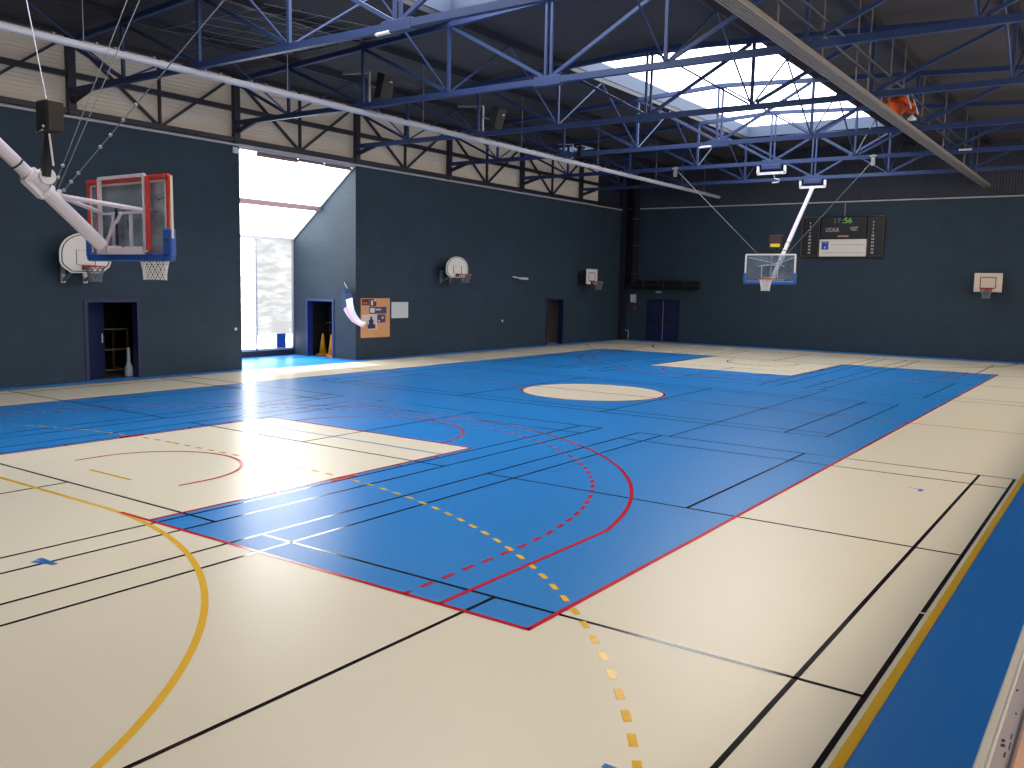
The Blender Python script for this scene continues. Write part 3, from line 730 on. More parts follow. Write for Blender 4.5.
def goal(xc, yb, s, ytop, lab, near):
    """suspended goal; s = direction the board faces (+1 = +y); mast leans from truss at ytop"""
    r = thing('suspended_basketball_goal', lab, 'basketball goal', (xc, yb, 3.0))
    W, z0, z1 = 0.92, 2.96, 3.95
    obj('backboard', MB().box(xc-W, xc+W, yb-0.012, yb+0.012, z0, z1), 'glass_near' if near else 'glass', r, 'clear scratched backboard')
    fr = MB(); c = 'red' if near else 'board_white'
    for a, b in (((xc-W,z0),(xc-W,z1)), ((xc+W,z0),(xc+W,z1)), ((xc-W,z1),(xc+W,z1)), ((xc-W,z0),(xc+W,z0))):
        fr.beam((a[0],yb,a[1]), (b[0],yb,b[1]), 0.05, 0.052, (0,1,0))
    # inner edging tape
    obj('board_edge', fr, c, r)
    if near:
        ed = MB()
        for xx in (xc-W+0.06, xc+W-0.06): ed.box(xx-0.015, xx+0.015, yb-0.02, yb-0.013, z0+0.03, z1-0.05)
        ed.box(xc-W+0.06, xc+W-0.06, yb-0.02, yb-0.013, z1-0.075, z1-0.045)
        ed.prism([(xc+W+0.036,yb-0.01,z1),(xc+W+0.046,yb-0.01,z1),(xc+W+0.085,yb-0.03,z0+0.2),(xc+W+0.036,yb-0.03,z0+0.2)], (0,0.03,0))
        obj('edging_strip', ed, 'board_cream', r, 'cream edging strip')
    sq = MB(); yq = yb+s*0.016
    for a, b in (((-0.3,3.12),(-0.3,3.56)), ((0.3,3.12),(0.3,3.56)), ((-0.3,3.56),(0.3,3.56)), ((-0.3,3.12),(0.3,3.12))):
        sq.beam((xc+a[0],yq,a[1]), (xc+b[0],yq,b[1]), 0.008, 0.045, (0,1,0))
    obj('target_square', sq, 'net_grey' if near else 'board_white', r)
    pd = MB()
    pd.rbox(xc-W-0.05, xc+W+0.05, yb-0.05, yb+0.05, z0-0.09, z0+0.02, 0.02)
    pd.rbox(xc-W-0.07, xc-W+0.03, yb-0.05, yb+0.05, z0-0.04, z0+0.33, 0.02); pd.rbox(xc+W-0.03 if not near else xc+W-0.1, xc+W+0.07, yb-0.05, yb+0.05, z0-0.04, z0+0.33, 0.02)
    obj('edge_padding', pd, 'pad', r, 'blue padding along the bottom edge')
    if near: obj('bolt_hole', MB().tube([(xc+W-0.02,yb-0.052,z0+0.18),(xc+W-0.02,yb-0.06,z0+0.18)], 0.018, 8), 'black', r)
    rc = (xc, yb+s*0.375, 3.05)
    obj('rim', rim_mesh(rc, yb+s*0.015, s), 'rim', r, 'orange-red rim', smooth=False)
    obj('net', net_mesh(rc, 0.22, 0.15, 0.42, 14, 6, 0.006 if near else 0.008), 'net', r, 'white cord net')
    # steel subframe behind the board
    yf = yb-s*0.09; w = 0.52
    sf = MB(); zt = z1+0.02 if near else z1-0.12
    for a, b in (((-w,z0+0.03),(-w,zt)), ((w,z0+0.03),(w,zt)), ((-w,zt),(w,zt)), ((-w,z0+0.08),(w,z0+0.08))):
        if not near and a[1] > 3.5 and b[1] > 3.5: pass
        sf.beam((xc+a[0],yf,a[1]), (xc+b[0],yf,b[1]), 0.04, 0.045, (0,1,0))
    for a, b in (((-0.5,3.5),(0.5,3.5)), ((-0.2,3.05),(-0.2,3.5)), ((0.2,3.05),(0.2,3.5))):
        sf.beam((xc+a[0],yf,a[1]), (xc+b[0],yf,b[1]), 0.03, 0.035, (0,1,0))
    if not near:
        sf = MB(); sf.beam((xc,yf,z0), (xc,yf,z1), 0.06, 0.09, (0,1,0)); sf.beam((xc-0.3,yf,z0+0.08), (xc+0.3,yf,z0+0.08), 0.05, 0.06, (0,1,0))
    obj('support_frame', sf, 'mast', r)
    if near:
        rs = MB()
        for sx in (-1, 1):
            rs.box(xc+sx*(w+0.05)-0.012, xc+sx*(w+0.05)+0.012, yf-0.015, yf+0.04, z0+0.05, z1)
        rs.box(xc-W+0.02, xc+W-0.02, yf+0.03, yf+0.05, z1-0.02, z1+0.01)
        obj('red_strip', rs, 'red', r, 'red vertical strips beside the white frame')
        pl = MB(); pl.box(xc-0.42, xc+0.46, yf-0.03, yf-0.01, z0+0.02, z0+0.1); obj('name_plate', pl, 'board_white', r, 'white plate with dark cross mark')
        xm = MB(); xm.beam((xc-0.1,yf-0.036,z0+0.02),(xc+0.08,yf-0.036,z0+0.1),0.006,0.03,(0,1,0)); xm.beam((xc-0.1,yf-0.036,z0+0.1),(xc+0.08,yf-0.036,z0+0.02),0.006,0.03,(0,1,0))
        obj('cross_mark', xm, 'black', r)
        xm = MB().box(xc+0.2,xc+0.24,yf-0.036,yf-0.031,z0+0.04,z0+0.085).box(xc+0.26,xc+0.3,yf-0.036,yf-0.031,z0+0.03,z0+0.08); obj('logo_mark', xm, 'sign_blue', r)
        obj('cylinder', MB().tube([(xc-0.08,yf-0.03,z0+0.12),(xc-0.08,yf-0.03,z0+0.66)], 0.02, 8), 'black', r)
    # mast
    ym = yb-s*(0.34 if near else 0.28); zm = 3.02 if near else 3.06
    A = Vector((xc, ym, zm)); B_ = Vector((XC, ytop, 6.72)); D = (B_-A).normalized()
    ms = MB(); rad = 0.085
    ms.tube([A+D*(0.06 if near else -0.08), A+D*1.15], rad, 12); ms.tube([A+D*1.15, B_], rad*0.92, 12)
    mo = obj('mast', ms, 'mast', r, smooth=False)
    J = A+D*(1.14 if near else 1.02)
    col_ = MB(); col_.tube([J-D*0.16, J-D*0.1], rad*1.35, 12); col_.tube([J+D*0.1, J+D*0.16], rad*1.35, 12)
    n = Vector((1,0,0)).cross(D).normalized(); n = n if n.z > 0 else -n
    if near:
        col_.tube([J-Vector((0.03,0,0))+n*0.12, J+Vector((0.1,0,0))+n*0.12], 0.1, 14)
        col_.beam(J-D*0.14-n*0.09, J+D*0.14-n*0.09, 0.12, 0.05, n)
        col_.beam(A+D*0.8+n*0.05, A+D*0.92+n*0.12, 0.07, 0.06, n)
    obj('mast_clamp', col_, 'white', mo)
    jn = MB()
    for q in (1.45, 1.9): jn.tube([A+D*q, A+D*(q+0.02)], rad*1.06, 12)
    obj('joint_ring', jn, 'black', mo)
    obj('mast_foot', MB().beam((xc-0.12,ym-s*0.02,zm-0.03), (xc+0.48,yf,zm-0.02), 0.07, 0.08).beam((xc,ym,zm), (xc,yf,zm), 0.12, 0.08), 'mast', r)
    # V struts to the frame
    K = A+D*(0.86 if near else 0.72)+n*0.08
    stt = MB()
    for sx in (-1, 1): stt.tube([K, (xc+sx*0.5, yf, 3.52)], 0.03 if near else 0.02, 8)
    if not near:
        for sx in (-1, 1): stt.tube([K, (xc+sx*0.85, yf, 3.85)], 0.018, 6)
    obj('stay_strut', stt, 'mast', r)
    dg_ = MB()
    dg_.tube([(xc-0.4,yf,z0+0.1),(xc-0.15,yf,3.5)], 0.022, 6); dg_.tube([(xc-0.32,yf-s*0.08,z0+0.1),(xc+0.02,yf-s*0.02,3.5)], 0.022, 6)
    if near: obj('brace', dg_, 'mast', r)
    return r, A, D, K, n
gn, An, Dn, Kn, nn_ = goal(-7.42, 1.32, 1, -3.26, 'large clear basket with red edges seen from behind, on a slanting white mast', True)
gf, Af, Df, Kf, nf_ = goal(-7.5, 26.75, -1, TY[6], 'small far basket with clear white-edged board hanging from the rearmost truss', False)

def cable(name, pts, lab, rad=0.009, beads=None, m='cable'):
    r = thing(name, lab, 'cable', pts[0])
    obj('wire', MB().tube(pts, rad, 6), m, r)
    if beads:
        a = Vector(pts[0]); b = Vector(pts[1])
        for t in beads: obj('wire_clamp', MB().ball(a+(b-a)*t, 0.024, 6), 'steel', r)
    return r
cable('stay_cable', [Kn, (-3.8, 1.57, 7.05)], 'right-hand stay cable with small clamps rising from the near basket mast towards the first truss', 0.007, (0.02,0.05,0.08,0.17,0.21,0.26,0.31))
J1 = Kn+Vector((0,-0.1,0))
cable('winch_cable', [J1, (-6.87, 1.57, 7.33)], 'left of two close winch cables rising steeply from the near basket mast', 0.006, (0.02,0.06,0.1))
cable('winch_cable', [J1+Vector((0.0,0.05,0)), (-6.30, 1.57, 7.50)], 'right of two close winch cables rising steeply from the near basket mast', 0.006)
cable('stay_cable', [Kf+Vector((-0.5,0,0.1)), (-10.9, TY[5], 7.05)], 'left stay cable of the far basket', 0.012)
cable('stay_cable', [Kf+Vector((0.1,0,0.1)), (-3.8, TY[5], 7.05)], 'right stay cable of the far basket, crossing in front of the scoreboard', 0.012)
for x, l in ((-10.9, 'left'), (-3.85, 'right')):
    tag(obj('cable_anchor', MB().box(x-0.06,x+0.06,TY[5]-0.12,TY[5]-0.06,6.8,7.15).tube([(x-0.12,TY[5]-0.1,7.1),(x+0.12,TY[5]-0.1,7.1)], 0.03, 6), 'steel'), 'small pale anchor plate at the top of the far basket\'s '+l+' stay cable', 'anchor')

# shot clocks
def shot_clock(x, y, z, w, h, post_to, lab, near):
    r = thing('shot_clock', lab, 'shot clock', (x, y, z))
    obj('housing', MB().rbox(x-w/2, x+w/2, y-(0.11 if near else 0.15), y+(0.11 if near else 0.15), z, z+h, 0.02), 'black', r)
    if near:
        obj('side_cover', MB().box(x+w/2-0.005, x+w/2+0.012, y-0.09, y+0.09, z+0.03, z+h-0.03), 'dark_room', r)
        obj('connector', MB().ball((x+0.07,y-0.12,z+0.06), 0.018, 6).beam((x-w/2-0.06,y-0.08,z+0.02),(x+0.05,y-0.12,z+0.02),0.01,0.02), 'steel', r)
    else:
        e = MB()
        for a, b in (((-1,0),(-1,1)), ((1,0),(1,1)), ((-1,1),(1,1)), ((-1,0),(1,0))):
            e.beam((x+a[0]*w/2,y-0.155,z+a[1]*h), (x+b[0]*w/2,y-0.155,z+b[1]*h), 0.01, 0.02, (0,1,0))
        obj('trim', e, 'sc_trim', r); obj('lower_panel', MB().rbox(x-w/2+0.03,x+w/2-0.06,y-0.175,y-0.15,z+0.03,z+0.15,0.01), 'yellow', r, 'yellow lower panel')
        obj('window', MB().box(x-w/2+0.04,x+w/2-0.04,y-0.165,y-0.151,z+0.18,z+h-0.04), 'print_dark', r)
    obj('post', MB().beam((x,y,z+0.02), post_to, 0.085, 0.085), 'black', r)
    return r
JJ = An+Dn*1.12
shot_clock(JJ.x+0.2, JJ.y+0.06, 4.36, 0.26, 0.38, (JJ.x+0.1, JJ.y+0.03, JJ.z+0.1), 'black shot clock box on a black post above the near basket mast', True)
cable('power_cable', [(JJ.x+0.24, JJ.y+0.02, 4.35), (JJ.x+0.2, JJ.y+0.08, 3.98)], 'short white power cable under the near shot clock', 0.014, None, 'white')
cable('power_cable', [(JJ.x+0.17, JJ.y+0.04, 4.76), (-9.9, 1.0, 8.6)], 'pale cable dropping from the ceiling to the near shot clock', 0.007, None, 'rail_white')
JF = Af+Df*0.9
shot_clock(-7.33, 26.9, 4.19, 0.45, 0.46, (-7.3, 26.85, 3.7), 'small black shot clock with a yellow lower panel above the far basket', False)

# ------------------------------------------------------------------ wall baskets
def fan_poly(w, h, n=14):
    """fan-shaped board outline in (u, v): curved top, slanted bottom corners"""
    pts = [(-w*0.30, 0), (w*0.30, 0), (w*0.46, h*0.16), (w*0.5, h*0.26)]
    k0 = 0.48
    for i in range(n+1):
        t = PI*i/n; pts.append((w*0.5*math.cos(t), h*k0+h*(1-k0)*math.sin(t)))
    pts += [(-w*0.5, h*0.26), (-w*0.46, h*0.16)]
    return pts
def wall_fan(y, z0, w, h, x, lab):
    r = thing('wall_basketball_hoop', lab, 'basketball hoop', (XL, y, z0), group='fan-shaped wall baskets')
    P = fan_poly(w, h)
    obj('backboard', MB().prism([(x, y+u, z0+v) for u, v in P][::-1], (0.03,0,0)), 'board_white', r)
    eb = MB(); C = (0, h*0.48)
    def ring(k0, k1, dx, mi):
        a = [(C[0]+(u-C[0])*k0, C[1]+(v-C[1])*k0) for u, v in P]; b = [(C[0]+(u-C[0])*k1, C[1]+(v-C[1])*k1) for u, v in P]
        for i in range(len(P)):
            j = (i+1) % len(P)
            eb.prism([(x+dx,y+a[i][0],z0+a[i][1]),(x+dx,y+a[j][0],z0+a[j][1]),(x+dx,y+b[j][0],z0+b[j][1]),(x+dx,y+b[i][0],z0+b[i][1])], (0.003,0,0), mi)
    ring(0.93, 0.89, 0.031, 0)
    sq = ((-0.24,0.2),(0.24,0.2),(0.24,0.55),(-0.24,0.55))
    for i in range(4):
        a, b = sq[i], sq[(i+1) % 4]; eb.beam((x+0.033,y+a[0],z0+a[1]), (x+0.033,y+b[0],z0+b[1]), 0.004, 0.035, (1,0,0))
    obj('board_markings', eb, 'black', r, 'black border line and target square')
    rc = (x+0.42, y, z0+0.17)
    rm = MB(); rm.tube([(rc[0]+0.225*math.cos(2*PI*k/20), rc[1]+0.225*math.sin(2*PI*k/20), rc[2]) for k in range(20)], 0.016, 6, closed=True)
    rm.prism([(x+0.035,y-0.1,rc[2]-0.02),(x+0.2,y-0.13,rc[2]-0.01),(x+0.2,y+0.13,rc[2]-0.01),(x+0.035,y+0.1,rc[2]-0.02)], (0,0,0.03)); rm.box(x+0.03,x+0.05,y-0.1,y+0.1,rc[2]-0.1,rc[2]+0.03)
    obj('rim', rm, 'rim', r, 'red rim'); obj('net', net_mesh(rc, 0.22, 0.14, 0.38, 10, 4, 0.01), 'net_grey', r)
    for sy in (-0.28, 0.28):
        br = MB()
        br.beam((XL,y+sy,z0+0.25), (x,y+sy,z0+0.25), 0.05, 0.06); br.beam((XL,y+sy,z0-0.2), (x,y+sy,z0+0.08), 0.05, 0.06)
        br.beam((x-0.02,y+sy,z0+0.02), (x-0.02,y+sy,z0+0.7), 0.05, 0.05); br.box(XL, XL+0.03, y+sy-0.06, y+sy+0.06, z0-0.25, z0+0.35)
        obj('wall_bracket', br, 'steel', r)
    return r
f0 = wall_fan(6.36, 2.73, 1.3, 0.97, -17.45, 'large white fan-shaped wall basket behind the suspended one, above the first open doorway')
index_kids()
f1 = copy_tree(f0); f1.location = (XL, 20.85, 2.87); f1.scale = (1, 1, 0.82); f1['label'] = 'white fan-shaped wall basket alone on the left wall past the alcove and notice board'
for o in f1.children if False else []: pass

def wall_rect(axis, c, z0, w, h, off, lab, m, name='wall_basketball_hoop'):
    """rectangular board; axis 'y' board spans y (left wall) facing +x, axis 'x' spans x (back wall) facing -y"""
    base = (XL, c, z0) if axis == 'y' else (c, Y1, z0)
    r = thing(name, lab, 'basketball hoop', base, group='rectangular wall baskets')
    def T(u, d, v):   # u along, d out of the wall, v up
        return (XL+d, c+u, z0+v) if axis == 'y' else (c+u, Y1-d, z0+v)
    def bx(mb, u0, u1, d0, d1, v0, v1):
        a = T(u0, d0, v0); b = T(u1, d1, v1); mb.box(a[0], b[0], a[1], b[1], a[2], b[2])
    b = MB(); bx(b, -w/2, w/2, off, off+0.03, 0, h); obj('backboard', b, m, r)
    e = MB(); q = 0.29
    for u0, u1, v0, v1 in ((-q,-q+0.03,0.16,h-0.16), (q-0.03,q,0.16,h-0.16), (-q,q,h-0.19,h-0.16), (-q,q,0.14,0.17)): bx(e, u0, u1, off+0.031, off+0.034, v0, v1)
    obj('target_square', e, 'print_dark', r, 'dark target square')
    rc = Vector(T(0, off+0.38, 0.12))
    rm = MB(); rm.tube([rc+Vector((0.225*math.cos(2*PI*k/20), 0.225*math.sin(2*PI*k/20), 0)) for k in range(20)], 0.018, 6, closed=True)
    bx(rm, -0.1, 0.1, off+0.03, off+0.18, 0.1, 0.13); bx(rm, -0.12, 0.12, off+0.03, off+0.05, 0.0, 0.14)
    obj('rim', rm, 'rim', r, 'red rim'); obj('net', net_mesh(rc, 0.22, 0.14, 0.38, 10, 4, 0.01), 'net_grey', r)
    for u in (-0.25, 0.25):
        br = MB(); br.beam(T(u,0,0.5), T(u,off,0.5), 0.05, 0.05); br.beam(T(u,0,-0.05), T(u,off,0.15), 0.05, 0.05); bx(br, u-0.05, u+0.05, 0, 0.03, -0.1, 0.6)
        obj('wall_bracket', br, 'frame_dark', r)
    return r
wall_rect('y', 30.95, 2.76, 1.0, 0.7, 0.55, 'rectangular white wall basket standing off the left wall near the back corner', 'board_white')
wall_rect('x', -1.32, 2.76, 1.0, 0.75, 0.45, 'cream rectangular basket on the back wall, far right', 'board_cream')

# ------------------------------------------------------------------ left wall fittings
wf = thing('wall_lamp', 'small white jointed light fitting on the left wall between the two far wall baskets', 'wall light', (XL, 25.85, 2.9))
obj('arm', MB().beam((XL,25.3,3.0),(XL+0.25,25.4,2.95),0.05,0.05).beam((XL+0.25,25.4,2.95),(XL+0.28,26.0,2.93),0.03,0.04), 'white', wf)
obj('heads', MB().rbox(XL+0.2,XL+0.32,25.45,25.58,2.88,2.97,0.02).rbox(XL+0.2,XL+0.32,25.68,25.84,2.88,2.98,0.02).rbox(XL+0.2,XL+0.32,25.92,26.04,2.88,2.97,0.02), 'white', wf)
tag(obj('thermostat', MB().rbox(XL,XL+0.06,11.14,11.34,6.26,6.44,0.015), 'paper'), 'small white box high on the wall by the near edge of the alcove', 'wall box')
tag(obj('push_button', MB().tube([(XL,11.18,1.2),(XL+0.03,11.18,1.2)],0.045,12), 'white'), 'round white button low on the wall beside the alcove', 'button')
tag(obj('push_button', MB().tube([(XL,24.6,1.15),(XL+0.03,24.6,1.15)],0.05,12), 'white'), 'tiny white button on the wall between the fan-shaped basket and the far doorway', 'button')
nb = thing('notice_board', 'cork notice board covered with prints on the wall right of the alcove', 'notice board', (XL, 17.0, 0.74))
obj('panel', MB().rbox(XL+0.002,XL+0.03,16.32,17.76,0.74,2.1,0.008), 'cork', nb)
def sheet(y0, y1, z0, z1, m, lab, extra=None, name='pinned_print'):
    r = thing(name, lab, 'poster', (XL+0.03, y0, z0), group='prints pinned to the notice board')
    obj('paper', MB().box(XL+0.031,XL+0.036,y0,y1,z0,z1), m, r)
    if extra:
        for (a, b, c, d, mm) in extra: obj('print_area', MB().box(XL+0.0365,XL+0.039,a,b,c,d), mm, r)
sheet(16.36, 16.72, 1.86, 2.07, 'print_dark', 'maroon and red print at the top left of the notice board', [(16.4,16.62,1.9,1.97,'print_red')])
sheet(16.74, 17.06, 1.82, 2.07, 'print_dark', 'dark print with a white figure near the top middle of the notice board', [(16.8,16.9,1.86,2.02,'paper'),(16.95,17.05,1.99,2.06,'print_pale')])
sheet(16.72, 17.58, 1.56, 1.8, 'print_violet', 'wide violet print right of the middle of the notice board', [(16.76,16.98,1.6,1.76,'paper'),(17.02,17.3,1.68,1.73,'print_pale')])
sheet(17.12, 17.52, 1.25, 1.53, 'print_violet', 'small violet print on the right below the wide one', [(17.16,17.24,1.28,1.34,'print_pale'),(17.34,17.42,1.38,1.46,'print_pale')])
sheet(16.34, 16.65, 1.3, 1.54, 'print_pale', 'pale pinkish sheet at the left edge of the notice board', None)
sheet(16.66, 17.1, 1.02, 1.55, 'print_pale', 'pale sheet with a navy figure in the middle of the notice board', [(16.76,16.86,1.36,1.46,'print_navy'),(16.7,16.92,1.2,1.36,'print_navy'),(16.64,17.02,1.05,1.2,'print_navy')])
tag(obj('paper_sheet', MB().rbox(XL+0.004,XL+0.014,17.86,18.74,1.39,1.96,0.003), 'paper'), 'plain white rectangular sheet on the wall right of the notice board', 'sheet')
# wind sock flag hanging by the alcove edge
fg = thing('hanging_flag', 'curved white and pink cloth banner with a navy top hanging at the alcove corner', 'flag', (-18.1, 15.95, 2.4))
path = [(-18.25,2.42,0.2),(-18.25,2.25,0.26),(-18.22,2.05,0.27),(-18.13,1.82,0.25),(-18.0,1.6,0.2),(-17.86,1.42,0.16),(-17.68,1.3,0.11),(-17.5,1.24,0.10),(-17.3,1.3,0.04)]
def ribbon(i0, i1, s0=-1.0, s1=1.0, dy=0.0):
    mb = MB(); rings = []
    for i in range(i0, i1+1):
        x, z, w = path[i]; a = path[max(i-1,0)]; b = path[min(i+1,len(path)-1)]
        d = Vector((b[0]-a[0], 0, b[1]-a[1])).normalized(); n = Vector((d.z, 0, -d.x)); c = Vector((x, 15.9+dy+0.03*math.sin(i*1.3), z))
        n = -n
        e = 0.02+0.03*(1-abs(s0+s1)/2)
        rings.append([c+n*w*s0, c+n*w*(s0+s1)/2+Vector((0,-e,0)), c+n*w*s1, c+n*w*(s0+s1)/2+Vector((0,e*0.4,0))])
    return mb.loft(rings)
obj('cloth', ribbon(2, 8), 'flag_white', fg, 'white cloth', smooth=False)
obj('top_cloth', ribbon(0, 3, -1.05, 0.9), 'flag_navy', fg, 'navy top')
obj('stripe', ribbon(3, 8, -0.7, 0.1, -0.04), 'flag_pink', fg, 'pink stripe')
obj('hook', MB().tube([(-18.5,16.05,2.62),(-18.3,15.95,2.5),(-18.2,15.9,2.42)], 0.012, 6), 'steel', fg)

# cones in the store
def cone(x, y, h, m, lab):
    r = thing('traffic_cone', lab, 'cone', (x, y, 0), group='training cones in the alcove store')
    obj('base', MB().rbox(x-0.17,x+0.17,y-0.17,y+0.17,0.004,0.04,0.01), m, r)
    obj('body', MB().lathe((x,y,0.04), [(0.14,0),(0.03,h),(0.02,h+0.01)], 16), m, r, smooth=True)
for (x, y, h, m, l) in ((-20.3, 16.75, 0.72, 'amber', 'tall amber cone standing left in the alcove store doorway'),
                        (-19.87, 16.78, 0.72, 'amber', 'tall amber cone standing right in the alcove store doorway'),
                        (-19.5, 16.5, 0.5, 'cone_or', 'short orange cone at the right front in the alcove store doorway'),
                        (-20.1, 17.15, 0.6, 'cone_or', 'short orange cone behind the tall left one in the alcove store')):
    cone(x, y, h, m, l)
tag(obj('store_rack', MB().beam((-20.3,16.9,1.15),(-19.1,16.9,1.3),0.04,0.04).beam((-20.3,17.1,0),(-20.3,17.1,1.8),0.04,0.04).beam((-19.0,17.1,0),(-19.0,17.1,1.8),0.04,0.04).beam((-20.3,17.1,1.7),(-19.0,17.1,1.7),0.04,0.04), 'dim_brown'), 'thin brownish rack frame behind the cones', 'rack')
# first store contents
tag(obj('equipment_trolley', MB().beam((-18.9,7.1,0.1),(-18.9,7.1,1.25),0.04,0.04).beam((-18.9,8.3,0.1),(-18.9,8.3,1.25),0.04,0.04).beam((-18.9,7.1,1.25),(-18.9,8.3,1.25),0.04,0.04).beam((-18.9,7.1,0.7),(-18.9,8.3,0.7),0.04,0.04).beam((-18.9,7.1,0.15),(-18.9,8.3,0.15),0.04,0.04)
    .beam((-19.6,7.1,0.1),(-19.6,7.1,1.25),0.04,0.04).beam((-19.6,8.3,0.1),(-19.6,8.3,1.25),0.04,0.04).beam((-19.6,7.1,0.15),(-18.9,7.1,0.15),0.04,0.04).beam((-19.6,8.3,0.15),(-18.9,8.3,0.15),0.04,0.04), 'dim_brown'), 'dim brown-framed trolley inside the first open doorway', 'trolley')
tag(obj('bottle', MB().lathe((-18.35,7.98,0.004), [(0.1,0),(0.12,0.03),(0.1,0.25),(0.05,0.38),(0.04,0.75),(0.03,0.78)], 14), 'sign_grey', smooth=True), 'pale tapering container at the right foot of the first doorway', 'container')
tag(obj('cardboard_box', MB().rbox(-18.6,-18.3,28.25,28.65,0.004,0.42,0.01).box(-18.61,-18.29,28.24,28.66,0.3,0.33), 'dark_room'), 'dark box standing low in the far doorway', 'box')
tag(obj('skipping_hoop', MB().tube([(-17.75,34.85,0),(-17.75,34.85,0.42),(-17.7,34.85,0.48),(-17.5,34.85,0.48),(-17.45,34.85,0.42),(-17.45,34.85,0)],0.022,8), 'sign_grey'), 'small pale tubular loop standing in the back left corner', 'stand')

# ------------------------------------------------------------------ back wall fittings
dk = thing('ventilation_duct', 'black round duct in the back corner, running above the blue double door', 'duct', (-17.2, Y1-0.3, 2.8))
obj('horizontal_run', MB().tube([(-17.5,Y1-0.25,2.8),(-13.7,Y1-0.25,2.8)],0.19,16), 'duct', dk)
obj('vertical_run', MB().tube([(-17.2,Y1-0.3,2.85),(-17.2,Y1-0.3,8.3)],0.21,16), 'duct', dk)
for x in (-16.6, -15.5, -14.4): obj('collar', MB().tube([(x,Y1-0.25,2.8),(x+0.05,Y1-0.25,2.8)],0.205,16), 'frame_dark', dk)
for z in (3.3, 4.7, 6.0): obj('collar', MB().tube([(-17.2,Y1-0.3,z),(-17.2,Y1-0.3,z+0.05)],0.225,16), 'frame_dark', dk)
tag(obj('exit_light', MB().rbox(-16.05,-15.75,Y1-0.07,Y1,2.4,2.5,0.01), 'sign_grey'), 'small unlit pale light above the blue double door', 'exit light')
pb = thing('electrical_panel', 'small pale box on the back wall left of the blue double door', 'electrical box', (-17.3, Y1, 1.9))
obj('box', MB().rbox(-17.45,-17.15,Y1-0.1,Y1,1.88,2.3,0.01), 'sign_grey', pb); obj('cover', MB().rbox(-17.4,-17.31,Y1-0.115,Y1-0.1,1.95,2.25,0.005).rbox(-17.28,-17.2,Y1-0.115,Y1-0.1,1.95,2.25,0.005), 'paper', pb)
tag(obj('fire_alarm', MB().rbox(-17.28,-17.12,Y1-0.06,Y1,1.5,1.66,0.01), 'red_box'), 'small red alarm point under the pale box beside the double door', 'alarm')
tag(obj('wall_socket', MB().rbox(-17.9,-17.8,Y1-0.05,Y1,1.1,1.2,0.01), 'sign_grey'), 'tiny pale socket low in the back left corner', 'socket')
# scoreboard
sb = thing('scoreboard', 'black electronic scoreboard with green clock reading 17:56 on the back wall', 'scoreboard', (-7.15, Y1, 4.2))
x0, x1, z0, z1 = -8.93, -5.45, 4.2, 5.9; yf = Y1-0.16
obj('centre_panel', MB().rbox(-8.1, -6.15, yf, Y1, z0, z1, 0.02), 'sc_panel', sb)
for a, b in ((x0, -8.16), (-6.09, x1)):
    pnl = obj('side_panel', MB().rbox(a, b, yf, Y1, z0, z1-0.02, 0.02), 'sc_panel', sb)
    tr = MB()
    for p, q in (((a,z0),(a,z1)), ((b,z0),(b,z1)), ((a,z0),(b,z0)), ((a,z1),(b,z1))): tr.beam((p[0],yf-0.005,p[1]), (q[0],yf-0.005,q[1]), 0.02, 0.04, (0,1,0))
    obj('gold_trim', tr, 'sc_trim', pnl, 'dull gold edge strips')
    nm = MB(); xx = a+0.2 if a > -7 else a+0.36
    for k in range(10):
        zz = z1-0.25-k*0.145
        if k < 4: nm.box(xx-0.015, xx+0.015, yf-0.01, yf, zz-0.04, zz+0.04)
        else:
            nm.box(xx-0.045, xx-0.015, yf-0.01, yf, zz-0.04, zz+0.04); nm.box(xx+0.015, xx+0.05, yf-0.01, yf, zz-0.04, zz+0.04)
    obj('number_column', nm, 'sc_text', pnl, 'column of small white player numbers')
rt = (1,0,0); upv = (0,0,1)
obj('clock_digits', text_mesh('17', 0.30, (-7.42,yf-0.012,z1-0.18), rt, upv, sx=1.1), 'led_dim', sb, 'dim clock digits 17')
obj('clock_digits', text_mesh(':56', 0.34, (-6.99,yf-0.012,z1-0.18), rt, upv, sx=1.0), 'led', sb, 'green lit clock digits 56')
obj('lettering', text_mesh('LOCAUX', 0.25, (-7.6,yf-0.012,5.33), rt, upv, sx=0.56), 'sc_text', sb, 'white word LOCAUX')
obj('lettering', text_mesh('VISIT', 0.25, (-6.68,yf-0.012,5.36), rt, upv, sx=0.6), 'sc_text', sb, 'white word VISIT')
obj('name_strip', MB().box(-7.35,-6.9,yf-0.012,yf,5.03,5.09), 'tan_tone', sb, 'small tan strip')
sp = obj('sponsor_panel', MB().rbox(-8.12,-6.13,yf-0.04,yf,4.18,4.93,0.02), 'board_white', sb, 'white panel with a blue emblem and two lines of small print')
em = MB().box(-8.02,-7.72,yf-0.045,yf-0.04,4.48,4.84)
obj('emblem', em, 'sign_blue', sp, 'blue square emblem')
em = MB().tube([(-7.87+0.08*math.cos(k*PI/4), yf-0.05, 4.76+0.04*math.sin(k*PI/4)) for k in range(5)], 0.01, 4).box(-7.9,-7.84,yf-0.05,yf-0.045,4.53,4.62)
obj('emblem_figure', em, 'sc_text', sp)
tx = MB()
random.seed(7); xx = -7.64
while xx < -6.2:
    w = random.uniform(0.05, 0.13); tx.box(xx, min(xx+w, -6.2), yf-0.045, yf-0.04, 4.675, 4.7); xx += w+0.02
xx = -8.02
while xx < -6.22:
    w = random.uniform(0.06, 0.14); tx.box(xx, min(xx+w, -6.2), yf-0.045, yf-0.04, 4.33, 4.355); xx += w+0.02
obj('small_print', tx, 'sign_grey', sp)
obj('supply_conduit', MB().tube([(-7.15,Y1-0.02,5.9),(-7.15,Y1-0.02,6.5)],0.018,6), 'sign_grey', sb)

